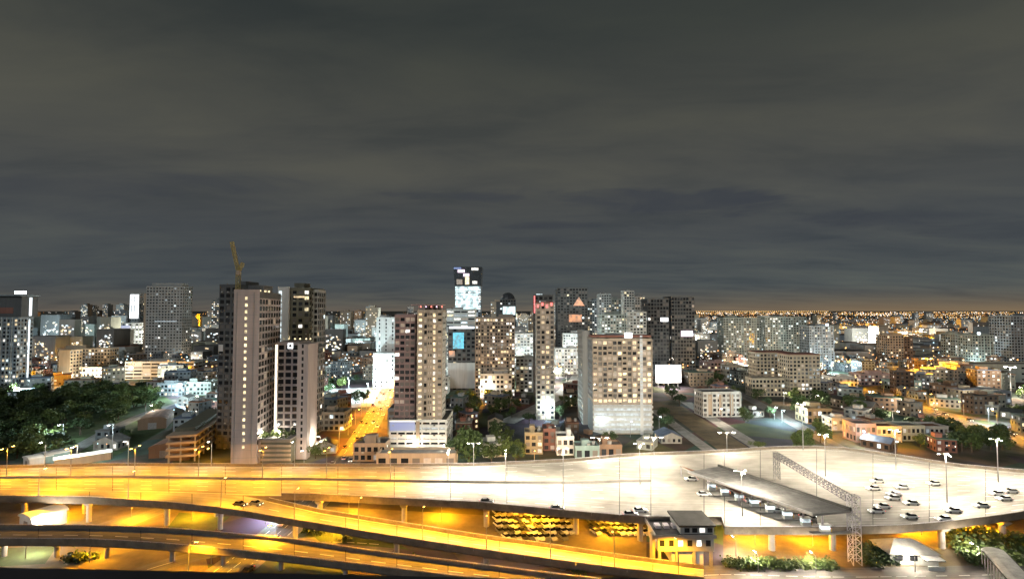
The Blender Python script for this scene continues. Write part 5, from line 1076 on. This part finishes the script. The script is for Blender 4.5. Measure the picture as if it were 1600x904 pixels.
def house(x, y, w, d, h, rot):
    wl = hr.choice(list(WN)); dk_ = hr.random() < .82; wl_ = 'house_' + wl[5:] if dk_ else wl; rf = hr.choice(list(RN)); gable = h < 8 and w < 13 and hr.random() < .5  # most houses take a darker copy of the wall colour
    root = empty('town_house', (x, y, 0), rot); mb = MB(); panes = []
    for f in ('front', 'right', 'left'): facade(mb, panes, f, w, d, 0, h, 3.1, 3.1, .5, .5, .18, wl_)
    mb.quad((w, d, 0), (0, d, 0), (0, d, h), (w, d, h), wl_); 
    if gable: mb.poly([(0, 0, h), (w, 0, h), (w / 2, 0, h + w * .22)], wl_); mb.poly([(w, d, h), (0, d, h), (w / 2, d, h + w * .22)], wl_)
    mb.build('wall', root); rb = MB(); e_ = .5
    if gable:
        s = .22 * 2; t = .18
        for sg in (0, 1):
            x0, x1 = (-e_, w / 2) if sg == 0 else (w / 2, w + e_); z0, z1 = (h - e_ * s, h + w * .22) if sg == 0 else (h + w * .22, h - e_ * s)
            rb.quad((x0, -e_, z0 + t), (x1, -e_, z1 + t), (x1, d + e_, z1 + t), (x0, d + e_, z0 + t), rf); rb.quad((x0, -e_, z0), (x1, -e_, z1), (x1, -e_, z1 + t), (x0, -e_, z0 + t), rf)
    else:
        rb.box(-.25, w + .25, -.25, d + .25, h, h + .35, rf); k = hr.uniform(.1, .5); rb.box(w * k, w * (k + .35), d * .3, d * .7, h + .35, h + 2.4, wl)
    rb.build('roof', root)
    if not gable and hr.random() < .6: q = MB(); q.tube((w * .8, d * .5, h + .35), (w * .8, d * .5, h + 2), .7, .7, 'roof_light', 8); q.build('water_tank', root)
    lt = hr.choice((.05, .15, .3)); put_panes(root, panes, lambda p: pick_pane(hr, lt, .6), False)
    px, py = pix((x, y, 0)); lm = min(LAND, key=lambda q: abs(q[0] - px)); rel = 'near' if y < 330 else 'around' if y < 420 else 'beyond' if y < 520 else 'far beyond'
    tag(root, f"{'dark ' if dk_ else ''}{WN[wl]} {'gabled' if gable else 'flat-roofed'} house, {RN[rf]} roof, {rel} {lm[1]}", 'house', 'town houses'); HOUSES.append(root)
tries = 0
while len(HOUSES) < 290 and tries < 30000:
    tries += 1; y = hr.uniform(225, 640); x = hr.uniform(-1.06, 1.06) * y; w, d = (hr.uniform(7, 13), hr.uniform(8, 13)) if y < 345 else (hr.uniform(7, 18), hr.uniform(8, 15)); rad = max(w, d) * .62
    if y > 420: w *= 1.3; d *= 1.2
    if not free(x + w / 2, y + d / 2, rad): continue
    if any((x - a) ** 2 + (y - b) ** 2 < (rad * .75 + c) ** 2 for a, b, c in placed): continue
    placed.append((x, y, rad * .75)); house(x, y, w, d, hr.choice((3.4, 4, 6.2, 6.2, 9.3)) if y < 340 else hr.choice((4, 6.2, 6.2, 9.3, 9.3, 12.4)) if y < 420 else hr.choice((6.2, 9.3, 12.4, 15.5, 18.6)), R(hr.choice((0, 0, 12, -14, 35, -30))))
ordinals(HOUSES)
TT = []; tries = 0
while len(TT) < 85 and tries < 8000:
    tries += 1; y = hr.uniform(240, 560); x = hr.uniform(-1.0, 1.0) * y
    if x < -60 and hr.random() < .5: continue
    if not free(x, y, 3) or any((x - a) ** 2 + (y - b) ** 2 < (3 + c) ** 2 for a, b, c in placed): continue
    placed.append((x, y, 3)); px = pix((x, y, 0))[0]; lm = min(LAND, key=lambda q: abs(q[0] - px))
    TT.append(tree((x, y, 0), hr.uniform(.6, 1.1), f"dark street tree between houses, {'near' if y < 330 else 'around' if y < 430 else 'beyond'} {lm[1]}", 'street trees'))
ordinals(TT)
tries = 0; ml = []  # lamps added at free spots to brighten the house walls
while len(ml) < 42 and tries < 4000:
    tries += 1; y = hr.uniform(290, 640); x = hr.uniform(-1.0, 1.0) * y
    if not free(x, y, 1) or any((x - a) ** 2 + (y - b) ** 2 < 40 ** 2 for a, b in ml) or any((x - a) ** 2 + (y - b) ** 2 < (c * 1.1) ** 2 for a, b, c in placed): continue
    ml.append((x, y)); px = pix((x, y, 0))[0]; lm = min(LAND, key=lambda q: abs(q[0] - px)); kd = hr.choice(('white', 'cool', 'sodium', 'cool'))
    lamp((x, y, 0), 9, kd, hr.uniform(9000, 30000) * (y / 400), f"{dict(white='white', cool='cool white', sodium='orange')[kd]} added lamp among the houses by {lm[1]}", 'added town lamps', 1, hr.uniform(0, 6.28), head=1.4, radius=.5)
wb = MB()
for o_ in HOUSES:
    if hr.random() < .75:
        M_ = Matrix.Rotation(o_.rotation_euler[2], 3, 'Z')
        for _k in range(hr.randint(1, 4)):
            v = o_.location + M_ @ Vector((hr.uniform(1, 8), -.7, hr.uniform(2.6, 5))); wb.octa(v, hr.uniform(.22, .5) * max(1, v.y / 380), hr.choice(('far_white', 'far_cool', 'far_gold', 'far_warm')))
o = wb.build('porch_lights'); o['kind'] = 'stuff'; o['label'] = 'small scattered porch lights among the town houses'; o['category'] = 'lights'
# the far city, one mass
fr = random.Random(5); mb = MB(); pb = MB()
for _ in range(6500):
    y = 640 + 2600 * fr.random() ** 1.5; x = fr.uniform(-1.08, 1.08) * y; w, d = fr.uniform(12, 34), fr.uniform(12, 30); h = fr.choice((7, 10, 12, 15, 18, 24)) if fr.random() < .93 else fr.uniform(30, 62)
    if y < 760 and any((x + w / 2 - a) ** 2 + (y + d / 2 - b) ** 2 < (w * .7 + c) ** 2 for a, b, c in FOOT): continue
    right = x / y > .4
    if right and h > 20 and fr.random() < .7: h = 12
    wl = fr.choice(('wall_grey', 'wall_pale', 'wall_tan', 'wall_bluegrey', 'wall_dark', 'wall_greygreen', 'wall_dark')); mb.box(x, x + w, y, y + d, 0, h, wl, False); mb.box(x + .3, x + w - .3, y + .3, y + d - .3, h, h + .3, fr.choice(('roof_grey', 'roof_dark', 'roof_rust', 'roof_light')), False)
    nw = int(max(2, h / 3.2)) if h < 28 else int(h * 1.1)
    for _k in range(nw):
        if fr.random() < .12: continue
        wx, wz = x + fr.uniform(.1, .85) * w, fr.uniform(.15, .85) * h; s = fr.uniform(1.0, 2.2); pb.box(wx, wx + s * 1.3, y - .15, y - .01, wz, wz + s, fr.choice(('lit_warm', 'lit_warm_dim', 'lit_yellow', 'lit_cool', 'lit_cool_dim', 'lit_white')), False)
for _ in range(75):
    y = fr.uniform(900, 2800); x = fr.uniform(-1.05, .36) * y; w, d, h = fr.uniform(18, 32), fr.uniform(18, 28), fr.uniform(45, 95)
    wl = fr.choice(('wall_grey', 'wall_dark', 'wall_bluegrey', 'wall_tan', 'wall_dark')); mb.box(x, x + w, y, y + d, 0, h, wl, False); mb.box(x + w * .3, x + w * .7, y + 4, y + d - 4, h, h + 4, wl, False)
    for _k in range(int(h * .7)):
        wx, wz = x + fr.randint(0, int(w / 3.5) - 1) * 3.5 + .8, fr.randint(1, int(h / 3.5) - 1) * 3.5; pb.box(wx, wx + 2.2, y - .15, y - .01, wz, wz + 1.8, fr.choice(('lit_warm', 'lit_warm_dim', 'lit_yellow', 'lit_cool', 'lit_white')), False)
o = mb.build('distant_city'); o['kind'] = 'stuff'; o['label'] = 'mass of distant low buildings reaching to the horizon'; o['category'] = 'city'
o = pb.build('distant_lit_windows'); o['kind'] = 'stuff'; o['label'] = 'scattered lit windows of the distant city mass'; o['category'] = 'windows'
# far lights
lb = MB()
def glow(x, y, z, s, m): lb.octa((x, y, z), s, m, s * .8)
for _ in range(8200):
    y = 520 + 3400 * fr.random() ** 1.4; x = fr.uniform(-1.08, 1.08) * y; a_ = x / y; warm = fr.random() < (.62 if a_ > .3 or a_ < -.55 else .35)
    glow(x, y, fr.uniform(8, 20), (.75 + y / 2400) * fr.uniform(.5, 1.25), fr.choice(('far_warm', 'far_warm', 'far_gold')) if warm else fr.choice(('far_white', 'far_cool', 'far_white', 'far_cool')))
for _ in range(1500):     # the bright lines of street lights on the right horizon
    y = fr.uniform(3600, 11000); x = fr.uniform(.36, 1.06) * y; glow(x, y, fr.uniform(10, 30), y / 1500 * fr.uniform(.4, 1.2), fr.choice(('far_warm', 'far_gold', 'far_gold', 'far_white')))
for _ in range(300):
    y = fr.uniform(3000, 8000); x = fr.uniform(-1.06, .36) * y; glow(x, y, fr.uniform(10, 50), y / 1800 * fr.uniform(.4, 1.1), fr.choice(('far_warm', 'far_gold', 'far_white', 'far_cool')))
for _ in range(46):      # lamp lit avenues seen nearly edge on
    y0 = 1100 + 6500 * fr.random() ** 1.3; a0 = fr.uniform(.36, 1.0) if fr.random() < .62 else fr.uniform(-1.0, .36); x0 = a0 * y0; ang = fr.gauss(0, .35); n = fr.randint(14, 40); m_ = fr.choice(('far_gold', 'far_gold', 'far_warm', 'far_white')); stp = fr.uniform(28, 45)
    for k in range(n):
        x, y = x0 + math.cos(ang) * stp * k, y0 + math.sin(ang) * stp * k
        glow(x, y, 12 + fr.uniform(-1, 3), (.5 + y / 1700) * fr.uniform(.7, 1.25), m_)
for k in range(70):
    y = 9000 + fr.uniform(-300, 300); x = (.36 + .26 * k / 70) * y; glow(x, y, 45, 8, 'far_gold')
for cx0, cy0, sx, sy, n, ms in ((1480, 530, 30, 8, 60, ('far_warm', 'far_warm', 'far_red')), (1330, 518, 40, 6, 40, ('far_gold',)), (1100, 528, 16, 6, 26, ('far_white', 'far_gold')), (330, 500, 20, 8, 36, ('far_gold', 'far_warm')), (165, 480, 25, 5, 24, ('far_gold', 'far_white')), (110, 498, 40, 10, 40, ('far_white', 'far_cool')), (570, 487, 14, 4, 22, ('far_warm', 'far_gold')), (560, 545, 40, 25, 60, ('far_cool', 'far_white')), (1400, 560, 40, 6, 40, ('far_warm', 'far_gold'))):
    for _ in range(n):
        px, py = fr.gauss(cx0, sx * .5), fr.gauss(cy0, sy * .5); p = P(px, max(py, 488.5), 6); 
        glow(p.x, p.y, fr.uniform(5, 14), max(.6, p.y / 1300) * fr.uniform(.5, 1.2), fr.choice(ms))
o = lb.build('distant_city_lights'); o['kind'] = 'stuff'; o['label'] = 'countless small lights of the distant city streets'; o['category'] = 'lights'
# far mast lamps added to light the distant city mass
for px, py, kind, pw in ((330, 520, 'sodium', 900000), (170, 505, 'white', 900000), (60, 560, 'cool', 250000), (570, 500, 'sodium', 1500000), (470, 560, 'cool', 250000), (560, 560, 'cool', 300000), (660, 520, 'cool', 500000), (1110, 535, 'white', 500000), (1180, 590, 'white', 120000), (1320, 525, 'sodium', 800000), (1390, 515, 'sodium', 1200000), (1480, 540, 'sodium', 500000), (1560, 545, 'white', 300000), (1580, 620, 'white', 60000), (1450, 600, 'sodium', 120000), (1350, 555, 'white', 250000), (240, 560, 'white', 200000), (20, 520, 'cool', 500000), (90, 525, 'cool', 400000), (440, 530, 'cool', 500000), (520, 525, 'white', 450000), (620, 540, 'cool', 300000), (690, 505, 'white', 700000), (780, 530, 'cool', 350000), (830, 515, 'white', 500000), (930, 520, 'cool', 500000), (1085, 555, 'white', 200000), (1250, 530, 'cool', 400000), (1440, 530, 'white', 400000)):
    p = P(px, py); lamp(p, 24, kind, pw * 1.8, f'far {"orange" if kind == "sodium" else "pale"} fill light mast added above the city roofs', 'added far fill masts', 4, 0, name='floodlight_mast', radius=1.5, head=2.0)
ordinals(LAMPS)
